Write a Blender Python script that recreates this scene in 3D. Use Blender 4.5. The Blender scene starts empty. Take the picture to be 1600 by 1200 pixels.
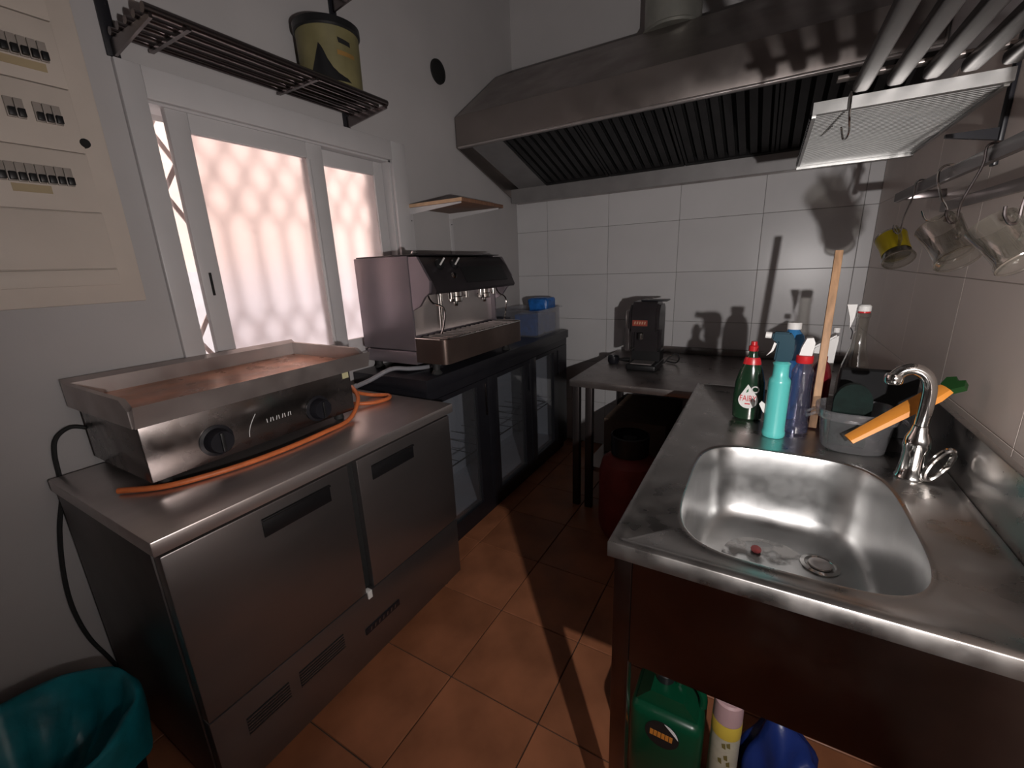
import bpy, bmesh, math, random
from mathutils import Vector, Matrix
random.seed(7)
S = bpy.context.scene
C = bpy.context.collection
PI = math.pi

# ------------------------------------------------------------ camera, light, exposure
H = 1.40                                   # camera height
YAW, PITCH, ROLL, F = 0.53388, 0.26725, -0.03994, 670.5
def cam_axes():
    cy, sy, cp, sp = math.cos(YAW), math.sin(YAW), math.cos(PITCH), math.sin(PITCH)
    fwd = Vector((-sy*cp, cy*cp, -sp)); right = Vector((cy, sy, 0)); up = right.cross(fwd)
    r = right*math.cos(ROLL) + up*math.sin(ROLL); u = -right*math.sin(ROLL) + up*math.cos(ROLL)
    return r, u, fwd
AR, AU, AF = cam_axes()
cd = bpy.data.cameras.new('camera'); cam = bpy.data.objects.new('camera', cd); C.objects.link(cam)
cd.sensor_width = 36; cd.lens = 36*F/1600; cd.clip_start = 0.02
M4 = Matrix((AR, AU, -AF)).transposed().to_4x4(); M4.translation = Vector((0, 0, H)); cam.matrix_world = M4
S.camera = cam

w = bpy.data.worlds.new('daylight'); S.world = w; w.use_nodes = True
bg = w.node_tree.nodes['Background']; bg.inputs[0].default_value = (1.0, 0.95, 0.93, 1); bg.inputs[1].default_value = 3.3

TORCH = Vector((0.36, 0.06, 1.29))         # the hand torch beside the photographer, seen from its shadows
ld = bpy.data.lights.new('hand_torch', 'SPOT'); lo = bpy.data.objects.new('hand_torch', ld); C.objects.link(lo)
ld.energy = 80; ld.color = (1.0, 0.945, 0.92); ld.shadow_soft_size = 0.012; ld.spot_size = math.radians(168); ld.spot_blend = 1.0
lo.location = TORCH; lo.rotation_euler = Vector((-0.32, 0.92, 0.17)).to_track_quat('-Z', 'Y').to_euler()

S.view_settings.view_transform = 'Standard'; S.view_settings.look = 'None'
S.view_settings.exposure = 0.0; S.view_settings.gamma = 1.0; S.view_settings.use_curve_mapping = False

XL, XR, YB, YF, ZC = -1.73, 0.475, 3.10, -1.30, 3.45   # room faces

# a pixel gives a direction; the plane it touches gives the distance
def ray(x, y): return AR*((x-800)/F) + AU*(-(y-600)/F) + AF
def onz(x, y, z): d = ray(x, y); return Vector((0, 0, H)) + d*((z-H)/d.z)
def onx(x, y, X): d = ray(x, y); return Vector((0, 0, H)) + d*(X/d.x)
def ony(x, y, Y): d = ray(x, y); return Vector((0, 0, H)) + d*(Y/d.y)

# ------------------------------------------------------------ materials
MATS = {}
def M(name, c, r=0.5, m=0.0, nz=0.0, ns=8.0, st=(1, 1, 1), bump=0.0, bs=60.0, rv=0.0, tr=0.0, ior=1.45, coat=0.0, rnd=0.0, spec=0.5):
    if name in MATS: return MATS[name]
    mt = bpy.data.materials.new(name); mt.use_nodes = True; nt = mt.node_tree; N = nt.nodes; L = nt.links
    b = N['Principled BSDF']; b.inputs['Base Color'].default_value = (*c, 1); b.inputs['Roughness'].default_value = r
    b.inputs['Metallic'].default_value = m; b.inputs['IOR'].default_value = ior; b.inputs['Specular IOR Level'].default_value = spec
    b.inputs['Transmission Weight'].default_value = tr; b.inputs['Coat Weight'].default_value = coat
    tc = N.new('ShaderNodeTexCoord'); mp = N.new('ShaderNodeMapping'); mp.inputs['Scale'].default_value = st
    L.new(tc.outputs['Object'], mp.inputs['Vector'])
    if nz or rnd:
        n = N.new('ShaderNodeTexNoise'); n.inputs['Scale'].default_value = ns; n.inputs['Detail'].default_value = 6
        L.new(mp.outputs[0], n.inputs['Vector'])
        mr = N.new('ShaderNodeMapRange'); mr.inputs['From Min'].default_value = 0.3; mr.inputs['From Max'].default_value = 0.7
        mr.inputs['To Min'].default_value = 1-nz; mr.inputs['To Max'].default_value = 1+nz; L.new(n.outputs['Fac'], mr.inputs['Value'])
        val = mr.outputs[0]
        if rnd:
            oi = N.new('ShaderNodeObjectInfo'); m2 = N.new('ShaderNodeMapRange'); m2.inputs['To Min'].default_value = 1-rnd; m2.inputs['To Max'].default_value = 1+rnd
            L.new(oi.outputs['Random'], m2.inputs['Value']); mu = N.new('ShaderNodeMath'); mu.operation = 'MULTIPLY'
            L.new(val, mu.inputs[0]); L.new(m2.outputs[0], mu.inputs[1]); val = mu.outputs[0]
        vm = N.new('ShaderNodeVectorMath'); vm.operation = 'SCALE'; vm.inputs[0].default_value = c; L.new(val, vm.inputs['Scale'])
        L.new(vm.outputs[0], b.inputs['Base Color'])
    if rv:
        n = N.new('ShaderNodeTexNoise'); n.inputs['Scale'].default_value = ns*2.3; n.inputs['Detail'].default_value = 5
        L.new(mp.outputs[0], n.inputs['Vector'])
        mr = N.new('ShaderNodeMapRange'); mr.inputs['From Min'].default_value = 0.3; mr.inputs['From Max'].default_value = 0.7
        mr.inputs['To Min'].default_value = max(0.02, r-rv); mr.inputs['To Max'].default_value = min(1, r+rv)
        L.new(n.outputs['Fac'], mr.inputs['Value']); L.new(mr.outputs[0], b.inputs['Roughness'])
    if bump:
        n = N.new('ShaderNodeTexNoise'); n.inputs['Scale'].default_value = bs; n.inputs['Detail'].default_value = 4
        L.new(mp.outputs[0], n.inputs['Vector']); bp = N.new('ShaderNodeBump'); bp.inputs['Strength'].default_value = bump; bp.inputs['Distance'].default_value = 0.004
        L.new(n.outputs['Fac'], bp.inputs['Height']); L.new(bp.outputs[0], b.inputs['Normal'])
    MATS[name] = mt; return mt

def clear(name, c, refl=0.5, rough=0.05, body=0.1, bodyc=None):
    """thin clear wall: mostly straight-through, a little own body colour and a glossy coat by the fresnel angle"""
    if name in MATS: return MATS[name]
    mt = bpy.data.materials.new(name); mt.use_nodes = True; nt = mt.node_tree; N = nt.nodes; L = nt.links
    N.remove(N['Principled BSDF']); out = N['Material Output']
    t = N.new('ShaderNodeBsdfTransparent'); t.inputs[0].default_value = (*c, 1)
    d = N.new('ShaderNodeBsdfDiffuse'); d.inputs[0].default_value = (*(bodyc or c), 1)
    g = N.new('ShaderNodeBsdfGlossy'); g.inputs['Roughness'].default_value = rough
    mx = N.new('ShaderNodeMixShader'); mx.inputs[0].default_value = body
    L.new(t.outputs[0], mx.inputs[1]); L.new(d.outputs[0], mx.inputs[2])
    lw = N.new('ShaderNodeLayerWeight'); lw.inputs[0].default_value = 0.35
    mm = N.new('ShaderNodeMath'); mm.operation = 'MULTIPLY_ADD'; mm.inputs[1].default_value = refl; mm.inputs[2].default_value = 0.04
    L.new(lw.outputs['Facing'], mm.inputs[0])
    m2 = N.new('ShaderNodeMixShader'); L.new(mm.outputs[0], m2.inputs[0]); L.new(mx.outputs[0], m2.inputs[1]); L.new(g.outputs[0], m2.inputs[2])
    L.new(m2.outputs[0], out.inputs[0]); MATS[name] = mt; return mt

def frosted(name):
    mt = bpy.data.materials.new(name); mt.use_nodes = True; nt = mt.node_tree; N = nt.nodes; L = nt.links
    N.remove(N['Principled BSDF']); out = N['Material Output']
    rf = N.new('ShaderNodeBsdfRefraction'); rf.inputs['Color'].default_value = (0.97, 0.93, 0.93, 1); rf.inputs['Roughness'].default_value = 0.68; rf.inputs['IOR'].default_value = 1.12
    g = N.new('ShaderNodeBsdfGlossy'); g.inputs['Roughness'].default_value = 0.3
    mx = N.new('ShaderNodeMixShader'); mx.inputs[0].default_value = 0.03
    L.new(rf.outputs[0], mx.inputs[1]); L.new(g.outputs[0], mx.inputs[2]); L.new(mx.outputs[0], out.inputs[0]); return mt

m_plaster = M('plaster_paint', (0.455, 0.437, 0.437), 0.75, nz=0.04, ns=3, bump=0.08, bs=90)
m_grout = M('pale_grout', (0.22, 0.21, 0.205), 0.9, nz=0.1)
m_grout_r = M('beige_grout', (0.50, 0.44, 0.41), 0.9, nz=0.06)
m_tile = M('glazed_wall_tile', (0.60, 0.59, 0.595), 0.28, nz=0.03, ns=4, rnd=0.03, bump=0.03, bs=9, spec=0.35)
m_tile_r = M('beige_wall_tile', (0.76, 0.67, 0.615), 0.42, nz=0.03, ns=4, rnd=0.03, bump=0.03, bs=9)
m_floorgrout = M('floor_grout', (0.09, 0.06, 0.045), 0.9, nz=0.2)
m_terra = M('terracotta_tile', (0.34, 0.13, 0.062), 0.42, nz=0.28, ns=5, rnd=0.12, bump=0.12, bs=25, rv=0.12)
m_white = M('white_painted_aluminium', (0.55, 0.535, 0.54), 0.35, nz=0.03)
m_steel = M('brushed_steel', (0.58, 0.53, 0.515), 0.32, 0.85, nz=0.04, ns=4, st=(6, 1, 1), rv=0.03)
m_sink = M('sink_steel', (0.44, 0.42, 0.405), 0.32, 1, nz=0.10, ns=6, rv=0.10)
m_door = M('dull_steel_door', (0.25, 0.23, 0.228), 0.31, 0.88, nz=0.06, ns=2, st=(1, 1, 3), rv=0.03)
m_hood = M('greasy_hood_steel', (0.29, 0.255, 0.24), 0.38, 0.85, nz=0.15, ns=3, rv=0.1)
m_hoodin = M('hood_lining', (0.30, 0.29, 0.29), 0.5, 0.6, nz=0.1)
m_chrome = M('chrome', (0.75, 0.74, 0.72), 0.09, 1, nz=0.04, rv=0.05)
m_black = M('black_plastic', (0.012, 0.012, 0.013), 0.4, nz=0.1)
m_blackm = M('black_painted_metal', (0.014, 0.014, 0.018), 0.35, nz=0.15)
m_filter = M('black_grease_filter', (0.022, 0.021, 0.022), 0.45, 0.4, nz=0.3)
m_dark = M('dark_recess', (0.01, 0.01, 0.01), 0.8, nz=0.1)
m_tube = M('dull_shelf_tube', (0.20, 0.175, 0.175), 0.26, 1, nz=0.1, ns=12)
m_wood = M('pine_wood', (0.46, 0.27, 0.15), 0.55, nz=0.22, ns=6, st=(14, 14, 1), bump=0.05)
m_brownwood = M('brown_board', (0.20, 0.10, 0.06), 0.55, nz=0.25, ns=6, st=(2, 12, 2))
m_rust = M('seasoned_rusty_plate', (0.62, 0.30, 0.19), 0.34, 0.25, nz=0.4, ns=7, bump=0.15, bs=40, rv=0.12)
m_gsteel = M('griddle_steel', (0.46, 0.41, 0.395), 0.40, 0.8, nz=0.15, ns=6, rv=0.1)
m_orangehose = M('orange_gas_hose', (0.62, 0.16, 0.05), 0.42, nz=0.12, ns=30)
m_greyhose = M('grey_hose', (0.22, 0.22, 0.24), 0.5, nz=0.1)
m_coffee = M('mauve_grey_metal', (0.25, 0.215, 0.24), 0.38, 0.65, nz=0.06, ns=5)
m_coffeed = M('dark_machine_metal', (0.035, 0.030, 0.033), 0.30, 0.3, nz=0.15)
m_liner = M('fridge_liner', (0.60, 0.60, 0.62), 0.5, nz=0.05)
m_pane = clear('fridge_glass', (0.85, 0.87, 0.9), 0.4, 0.03, 0.03)
m_glass = clear('clear_glass', (0.86, 0.85, 0.82), 0.75, 0.04, 0.05, (0.4, 0.38, 0.33))
m_pclear = clear('clear_plastic', (0.85, 0.85, 0.87), 0.4, 0.2, 0.11, (0.55, 0.55, 0.57))
m_panel = M('ivory_panel_plastic', (0.60, 0.53, 0.47), 0.45, nz=0.04)
m_red = M('red_plastic', (0.55, 0.02, 0.025), 0.3, nz=0.08)
m_rubber = M('rubber', (0.02, 0.02, 0.02), 0.7, nz=0.1)
m_paper = M('white_print', (0.75, 0.74, 0.72), 0.5, nz=0.03)

# ------------------------------------------------------------ mesh helpers
def box(bm, x0, x1, y0, y1, z0, z1, bev=0.0, seg=2):
    vs = [bm.verts.new((x, y, z)) for x in (x0, x1) for y in (y0, y1) for z in (z0, z1)]
    fs = [(0, 1, 3, 2), (4, 6, 7, 5), (0, 4, 5, 1), (2, 3, 7, 6), (0, 2, 6, 4), (1, 5, 7, 3)]
    fc = [bm.faces.new([vs[i] for i in f]) for f in fs]
    if bev:
        es = list({e for f in fc for e in f.edges})
        bmesh.ops.bevel(bm, geom=es, offset=bev, segments=seg, affect='EDGES', profile=0.5)
    return bm
def prism(bm, pts, axis, a, b):
    """polygon pts extruded along axis from a to b; pts give the two other coordinates in xyz order"""
    def mk(p, t):
        if axis == 'x': return (t, p[0], p[1])
        if axis == 'y': return (p[0], t, p[1])
        return (p[0], p[1], t)
    A = [bm.verts.new(mk(p, a)) for p in pts]; B = [bm.verts.new(mk(p, b)) for p in pts]; n = len(pts)
    bm.faces.new(A); bm.faces.new(B[::-1])
    for i in range(n): bm.faces.new((A[i], B[i], B[(i+1) % n], A[(i+1) % n]))
    bmesh.ops.recalc_face_normals(bm, faces=bm.faces[:]); return bm
def tube(bm, pts, r, seg=10, closed=False, ry=None):
    P = [Vector(p) for p in pts]; n = len(P); rings = []
    rr = r if isinstance(r, (list, tuple)) else [r]*n
    up = None
    for i in range(n):
        if closed: t = P[(i+1) % n] - P[i-1]
        else: t = P[min(i+1, n-1)] - P[max(i-1, 0)]
        t.normalize()
        if up is None:
            up = Vector((0, 0, 1)) if abs(t.z) < 0.9 else Vector((1, 0, 0))
        up = (up - t*up.dot(t)).normalized(); s = t.cross(up)
        rings.append([bm.verts.new(P[i] + (s*math.cos(2*PI*k/seg) + up*math.sin(2*PI*k/seg))*rr[i]) for k in range(seg)])
    m = n if closed else n-1
    for i in range(m):
        A, B = rings[i], rings[(i+1) % n]
        for k in range(seg): bm.faces.new((A[k], A[(k+1) % seg], B[(k+1) % seg], B[k]))
    if not closed: bm.faces.new(rings[0][::-1]); bm.faces.new(rings[-1])
    bmesh.ops.recalc_face_normals(bm, faces=bm.faces[:]); return bm
def smooth_path(pts, n=8):
    P = [Vector(p) for p in pts]; out = []
    for i in range(len(P)-1):
        p0, p1, p2, p3 = P[max(i-1, 0)], P[i], P[i+1], P[min(i+2, len(P)-1)]
        for k in range(n):
            t = k/n
            out.append(0.5*((2*p1) + (p2-p0)*t + (2*p0-5*p1+4*p2-p3)*t*t + (3*p1-p0-3*p2+p3)*t*t*t))
    out.append(P[-1]); return out
def lathe(bm, prof, c=(0, 0, 0), seg=28, sx=1.0, sy=1.0, cap=True):
    rings = []
    for r, z in prof:
        rings.append([bm.verts.new((c[0]+r*sx*math.cos(2*PI*k/seg), c[1]+r*sy*math.sin(2*PI*k/seg), c[2]+z)) for k in range(seg)])
    for A, B in zip(rings, rings[1:]):
        for k in range(seg): bm.faces.new((A[k], A[(k+1) % seg], B[(k+1) % seg], B[k]))
    if cap:
        if prof[0][0] > 1e-5: bm.faces.new(rings[0][::-1])
        if prof[-1][0] > 1e-5: bm.faces.new(rings[-1])
    bmesh.ops.remove_doubles(bm, verts=bm.verts[:], dist=1e-6)
    bmesh.ops.recalc_face_normals(bm, faces=bm.faces[:]); return bm
def nb(): return bmesh.new()
def BX(*a, **k): return box(nb(), *a, **k)

def setp(o, label=None, cat=None, group=None, kind=None):
    if label: o['label'] = label
    if cat: o['category'] = cat
    if group: o['group'] = group
    if kind: o['kind'] = kind
    return o
def thing(name, label, cat, loc=(0, 0, 0), group=None, rotz=0.0, kind=None):
    o = bpy.data.objects.new(name, None); C.objects.link(o); o.location = loc; o.rotation_euler = (0, 0, rotz)
    o.empty_display_size = 0.05
    return setp(o, label, cat, group, kind)
def origin(o):
    v = Vector((0, 0, 0))
    while o: v += o.location; o = o.parent
    return v
def obj(name, bm, mat, parent=None, local=False, flat=False, label=None, ang=35):
    """link a bmesh as one mesh object; world coordinates unless local"""
    if parent is not None and not local:
        bmesh.ops.translate(bm, verts=bm.verts[:], vec=-origin(parent))
    me = bpy.data.meshes.new(name); bm.to_mesh(me); bm.free()
    if not flat:
        for p in me.polygons: p.use_smooth = True
        me.set_sharp_from_angle(angle=math.radians(ang))
    me.materials.append(mat)
    o = bpy.data.objects.new(name, me); C.objects.link(o); o.parent = parent
    if label: o['label'] = label
    return o
def one(name, bm, mat, label, cat, group=None, base=None, kind=None, ang=35):
    """a thing that is a single mesh, origin at its base"""
    vs = [v.co.copy() for v in bm.verts]
    b = Vector(base) if base else Vector(((min(v.x for v in vs)+max(v.x for v in vs))/2, (min(v.y for v in vs)+max(v.y for v in vs))/2, min(v.z for v in vs)))
    bmesh.ops.translate(bm, verts=bm.verts[:], vec=-b)
    o = obj(name, bm, mat, None, ang=ang); o.location = b
    return setp(o, label, cat, group, kind)
def text_bm(s, size, extrude=0.0004):
    cu = bpy.data.curves.new('lettering', 'FONT'); cu.body = s; cu.size = size; cu.extrude = extrude; cu.align_x = 'CENTER'; cu.align_y = 'CENTER'
    o = bpy.data.objects.new('lettering', cu); C.objects.link(o)
    dg = bpy.context.evaluated_depsgraph_get(); me = bpy.data.meshes.new_from_object(o.evaluated_get(dg))
    bm = nb(); bm.from_mesh(me); bpy.data.objects.remove(o); bpy.data.curves.remove(cu); bpy.data.meshes.remove(me); return bm

# ------------------------------------------------------------ room shell
def structure(name, bm, mat, label=None):
    o = obj(name, bm, mat, None, flat=True); o['kind'] = 'structure'
    if label: o['label'] = label
    return o
floor = structure('floor', BX(XL-0.2, XR+0.2, YF-0.2, YB+0.2, -0.15, -0.006), m_floorgrout, 'floor of square terracotta tiles')
ceiling = structure('ceiling', BX(XL-0.2, XR+0.2, YF-0.2, YB+0.2, ZC, ZC+0.2), m_plaster, 'plain ceiling above the kitchen')
wall_front = structure('wall_front', BX(XL-0.2, XR+0.2, YF-0.2, YF, -0.15, ZC), m_plaster, 'plain wall behind the camera')
wall_back = structure('wall_back', box(BX(XL-0.2, XR+0.2, YB+0.004, YB+0.2, -0.15, 1.971), XL-0.2, XR+0.2, YB, YB+0.2, 1.971, ZC), m_grout, 'back wall of large pale glazed tiles')
wall_back.data.materials.append(m_plaster)
for p in wall_back.data.polygons:
    if p.center.z > 1.98 or (p.index >= 6): p.material_index = 1
wall_right = structure('wall_right', box(BX(XR+0.0025, XR+0.2, YF, YB+0.2, -0.15, 1.971), XR, XR+0.2, YF, YB+0.2, 1.971, ZC), m_grout_r, 'right wall of beige tiles')
wall_right.data.materials.append(m_plaster)
for p in wall_right.data.polygons:
    if p.index >= 6: p.material_index = 1
WY0, WY1, WZ0, WZ1 = 0.757, 1.792, 0.995, 1.945         # window opening
XO = XL-0.20
bm = nb()
box(bm, XO, XL, YF-0.2, WY0, -0.15, ZC); box(bm, XO, XL, WY1, YB+0.2, -0.15, ZC)
box(bm, XO, XL, WY0, WY1, -0.15, WZ0); box(bm, XO, XL, WY0, WY1, WZ1, ZC)
wall_left = structure('wall_left', bm, m_plaster, 'painted left wall with the window')

def tile_run(parent, lo, hi, start, pitch):
    out = []; k = math.floor((lo-start)/pitch)
    while start+k*pitch < hi-1e-4:
        a, b = max(lo, start+k*pitch), min(hi, start+(k+1)*pitch)
        if b-a > 0.01: out.append((a, b))
        k += 1
    return out
TM = {}
def tile(parent, name, mat, x0, x1, y0, y1, z0, z1, thin):
    key = (mat.name, round(x1-x0, 4), round(y1-y0, 4), round(z1-z0, 4)); c = Vector(((x0+x1)/2, (y0+y1)/2, (z0+z1)/2))
    if key not in TM:
        o = obj(name, BX(x0-c.x, x1-c.x, y0-c.y, y1-c.y, z0-c.z, z1-c.z, bev=0.0007 if mat is m_tile_r else 0.0016, seg=1), mat, parent, local=True, flat=True); TM[key] = o.data
    else:
        o = bpy.data.objects.new(name, TM[key]); C.objects.link(o); o.parent = parent
    o.location = c; return o
g = 0.0022
for (x0, x1) in tile_run(floor, XL, XR, -0.835, 0.345):
    for (y0, y1) in tile_run(floor, YF, YB, 0.56, 0.345):
        t = tile(floor, 'tile', m_terra, x0+g, x1-g, y0+g, y1-g, -0.007, 0.0, 'z')
g = 0.0011
for (x0, x1) in tile_run(wall_back, XL, XR, -0.53, 0.47):
    for (z0, z1) in tile_run(wall_back, 0.0, 1.971, 0.021, 0.325):
        tile(wall_back, 'tile', m_tile, x0+g, x1-g, YB, YB+0.005, z0+g, z1-g, 'y')
for (y0, y1) in tile_run(wall_right, YF, YB, 0.28, 0.47):
    for (z0, z1) in tile_run(wall_right, 0.0, 1.971, 0.021, 0.325):
        tile(wall_right, 'tile', m_tile_r, XR, XR+0.0028, y0+g, y1-g, z0+g, z1-g, 'x')

# ------------------------------------------------------------ window
win = thing('window_1', 'white sliding window with frosted panes, left slightly open', None, (XL, 1.28, WZ0), kind='structure')
obj('casing', BX(XL-0.001, XL+0.018, 0.692, WY0, 0.95, 2.035, bev=0.003), m_white, win)
obj('casing', BX(XL-0.001, XL+0.018, WY1, 1.892, 0.95, 2.035, bev=0.003), m_white, win)
obj('casing', BX(XL-0.001, XL+0.018, WY0, WY1, WZ1, 2.035, bev=0.003), m_white, win)
obj('sill', BX(XO, XL+0.03, WY0, WY1, WZ0-0.03, WZ0, bev=0.003), m_white, win)
bm = nb()
box(bm, XL-0.105, XL-0.002, WY1-0.012, WY1, WZ0, WZ1); box(bm, XL-0.105, XL-0.002, WY0, WY1, WZ1-0.008, WZ1)
box(bm, XL-0.105, XL-0.06, WY0, WY0+0.01, WZ0, WZ1); box(bm, XL-0.105, XL-0.002, WY0, WY1, WZ0, WZ0+0.012)
obj('track_frame', bm, m_white, win)
m_frost = frosted('frosted_glass')
def sash(xc, y0, y1, z0, z1, ls, rs, tp, bt):
    d = 0.013
    s = obj('sash', BX(xc-d, xc+d, y0, y0+ls, z0, z1, bev=0.003), m_white, win)
    for a in ((y1-rs, y1, z0, z1), (y0+ls, y1-rs, z1-tp, z1), (y0+ls, y1-rs, z0, z0+bt)):
        obj('rail', BX(xc-d, xc+d, *a, bev=0.003), m_white, s)
    obj('pane', BX(xc-0.003, xc+0.003, y0+ls-0.004, y1-rs+0.004, z0+bt-0.004, z1-tp+0.004), m_frost, s, flat=True)
    return s
s1 = sash(XL-0.022, 0.808, 1.392, WZ0+0.012, WZ1-0.006, 0.066, 0.078, 0.062, 0.07)
obj('grip', BX(XL-0.007, XL-0.003, 0.832, 0.840, 1.34, 1.42, bev=0.001), m_dark, s1)
tb = tube(nb(), [(XL-0.004, 1.312, WZ0+0.09), (XL-0.004, 1.312, WZ1-0.075)], 0.009, 12); obj('glazing_bead', tb, m_white, s1)
s2 = sash(XL-0.060, 1.322, WY1-0.014, WZ0+0.012, WZ1-0.008, 0.070, 0.060, 0.065, 0.07)

grille = thing('window_grille', 'pale metal folding security grille outside the window', 'grille', (XL-0.30, 1.3, 0.90))
m_grille = M('pale_grille_paint', (0.72, 0.60, 0.58), 0.5, nz=0.05)
GX = XL-0.30; GP = 0.131; ys = [0.42+GP*k for k in range(17)]
for y in ys: obj('upright', BX(GX-0.006, GX+0.006, y-0.010, y+0.010, 1.27, 1.62), m_grille, grille, flat=True)
for (z0, z1) in ((1.84, 2.06), (1.62, 1.84), (1.05, 1.27)):
    for y in ys[:-1]:
        for a, b, dx in ((z0, z1, 0.010), (z1, z0, -0.010)):
            obj('lattice_bar', prism(nb(), [(y, a-0.017), (y+GP, b-0.017), (y+GP, b+0.017), (y, a+0.017)], 'x', GX+dx-0.003, GX+dx+0.003), m_grille, grille, flat=True)
for y in (ys[0]-0.02, ys[-1]+0.02): obj('end_post', BX(GX-0.008, GX+0.008, y-0.012, y+0.012, 0.93, 2.10), m_grille, grille, flat=True)
for z in (0.90, 2.10): obj('track_bar', BX(GX-0.02, GX+0.02, 0.36, 2.60, z, z+0.03), m_grille, grille, flat=True)

nbr = thing('neighbour_building', 'pale cream building with grey lower wall seen through the window', 'building', (-4.3, 2.5, -0.15))
obj('wall', BX(-4.6, -4.3, -6, 12, -0.15, 6.5), M('cream_render', (0.80, 0.66, 0.60), 0.9, nz=0.05, bump=0.1), nbr, flat=True)
obj('dado', BX(-4.3, -4.24, -6, 12, -0.15, 1.46), M('grey_dado', (0.66, 0.64, 0.67), 0.9, nz=0.05, bump=0.1), nbr, flat=True)
structure('pavement', BX(-4.3, XO, -6, 12, -0.3, -0.15), M('paving', (0.55, 0.52, 0.50), 0.9, nz=0.1), 'pavement of the lane outside')

# ------------------------------------------------------------ electrical panel
ep = thing('electrical_panel', 'ivory electrical panel with rows of breakers on the left wall', 'electrical panel', (XL, 0.38, 1.34))
obj('flange', BX(XL+0.0005, XL+0.010, 0.10, 0.627, 1.34, 2.42, bev=0.004), m_panel, ep)
rows = [(1.393, 1.438), (1.441, 1.594), (1.597, 1.751), (1.754, 1.910), (1.913, 2.068), (2.071, 2.36)]
for z0, z1 in rows: obj('cover_plate', BX(XL+0.0105, XL+0.022, 0.13, 0.570, z0, z1, bev=0.002), m_panel, ep)
m_brk = M('breaker_body', (0.33, 0.29, 0.26), 0.4, nz=0.05); m_lab = M('label_strip', (0.42, 0.33, 0.20), 0.5, nz=0.1)
def breakers(zc, ylist, strip=None):
    for y in ylist:
        b = obj('breaker', BX(XL+0.0225, XL+0.030, y-0.0082, y+0.0082, zc-0.006, zc+0.040, bev=0.001), m_brk, ep)
        obj('toggle', BX(XL+0.0305, XL+0.042, y-0.0065, y+0.0065, zc-0.004, zc+0.015, bev=0.001), m_black, b)
    if strip:
        obj('label_strip', BX(XL+0.0225, XL+0.0235, strip[0], strip[1], zc-0.030, zc-0.010), m_lab, ep)
breakers(1.668, [0.516-0.0185*k for k in range(10)], (0.40, 0.475))
breakers(1.822, [0.528, 0.510, 0.492, 0.458, 0.440])
breakers(1.972, [0.535-0.0185*k for k in range(8)], (0.40, 0.535))
obj('lock', prism(nb(), [(0.573+0.012*math.cos(a*PI/6), 1.782+0.012*math.sin(a*PI/6)) for a in range(12)], 'x', XL+0.0105, XL+0.024), m_dark, ep)

# ------------------------------------------------------------ tube shelves on the left wall
def tube_shelf(z, label):
    t = thing('tube_shelf', label, 'shelf', (XL, 1.12, z), 'steel tube shelves above the window')
    for k, x in enumerate((-1.690, -1.640, -1.588, -1.536, -1.482)):
        obj('tube', tube(nb(), [(x, 0.690, z), (x, 1.548, z)], 0.011 if k < 4 else 0.013, 12), m_tube, t)
    for y in (0.700, 1.535):
        obj('arm', prism(nb(), [(XL+0.012, z-0.012), (XL+0.012, z-0.055), (XL+0.26, z-0.024), (XL+0.26, z-0.012)], 'y', y-0.004, y+0.004), m_tube, t)
    for y in (0.79, 1.20):
        obj('crossbar', BX(XL+0.03, XL+0.262, y-0.006, y+0.006, z-0.020, z-0.0115), m_tube, t)
    return t
tube_shelf(2.090, 'lower steel tube shelf above the window, carrying the yellow can')
tube_shelf(2.530, 'upper steel tube shelf above the yellow can, cut by the frame')
for y, lb in ((0.700, 'dark wall upright holding the tube shelf near the electrical panel'), (1.535, 'dark wall upright behind the yellow can')):
    one('shelf_upright', BX(XL+0.0005, XL+0.0115, y-0.016, y+0.016, 2.037 if y < 1 else 2.03, 2.72, bev=0.002), m_blackm, lb, 'shelf upright', 'uprights of the tube shelves')

can = thing('paint_can', 'yellow tin can with black triangle print on the tube shelf', 'can', (-1.590, 1.372, 2.103))
m_canp = M('olive_yellow_tin', (0.17, 0.15, 0.07), 0.5, nz=0.15, ns=14)
obj('body', lathe(nb(), [(0.110, 0), (0.113, 0.004), (0.116, 0.19), (0.118, 0.196)], seg=40), m_canp, can, local=True)
obj('rim', lathe(nb(), [(0.1185, 0.186), (0.123, 0.192), (0.123, 0.215), (0.117, 0.218), (0.110, 0.206), (0.0, 0.206)], seg=40), m_black, can, local=True)
def curved_patch(poly, r, c=0.0):
    """flat print wrapped on a cylinder of radius r: poly in (arc length, z)"""
    bm = nb(); n = 10
    top, bot = poly
    A = [];
    for k in range(n+1):
        t = k/n; s = top[0][0] + (top[1][0]-top[0][0])*t; z = top[0][1] + (top[1][1]-top[0][1])*t
        s2 = bot[0][0] + (bot[1][0]-bot[0][0])*t; z2 = bot[0][1] + (bot[1][1]-bot[0][1])*t
        a, a2 = c+s/r, c+s2/r
        A.append((bm.verts.new((r*math.cos(a), r*math.sin(a), z)), bm.verts.new((r*math.cos(a2), r*math.sin(a2), z2))))
    for p, q in zip(A, A[1:]): bm.faces.new((p[0], q[0], q[1], p[1]))
    bmesh.ops.remove_doubles(bm, verts=bm.verts[:], dist=1e-6); bmesh.ops.recalc_face_normals(bm, faces=bm.faces[:]); return bm
ca = math.atan2(0-1.372, 0+1.59)
obj('print', curved_patch((((-0.035, 0.125), (-0.0349, 0.125)), ((-0.085, 0.005), (0.075, 0.005))), 0.1185, ca), m_black, can, local=True)
obj('print', curved_patch((((0.035, 0.150), (0.085, 0.142)), ((0.038, 0.132), (0.085, 0.126))), 0.1185, ca), m_dark, can, local=True)
obj('print', curved_patch((((0.030, 0.108), (0.100, 0.104)), ((0.030, 0.092), (0.100, 0.090))), 0.1185, ca), M('ochre_print', (0.25, 0.14, 0.04), 0.5, nz=0.2), can, local=True)

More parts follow.
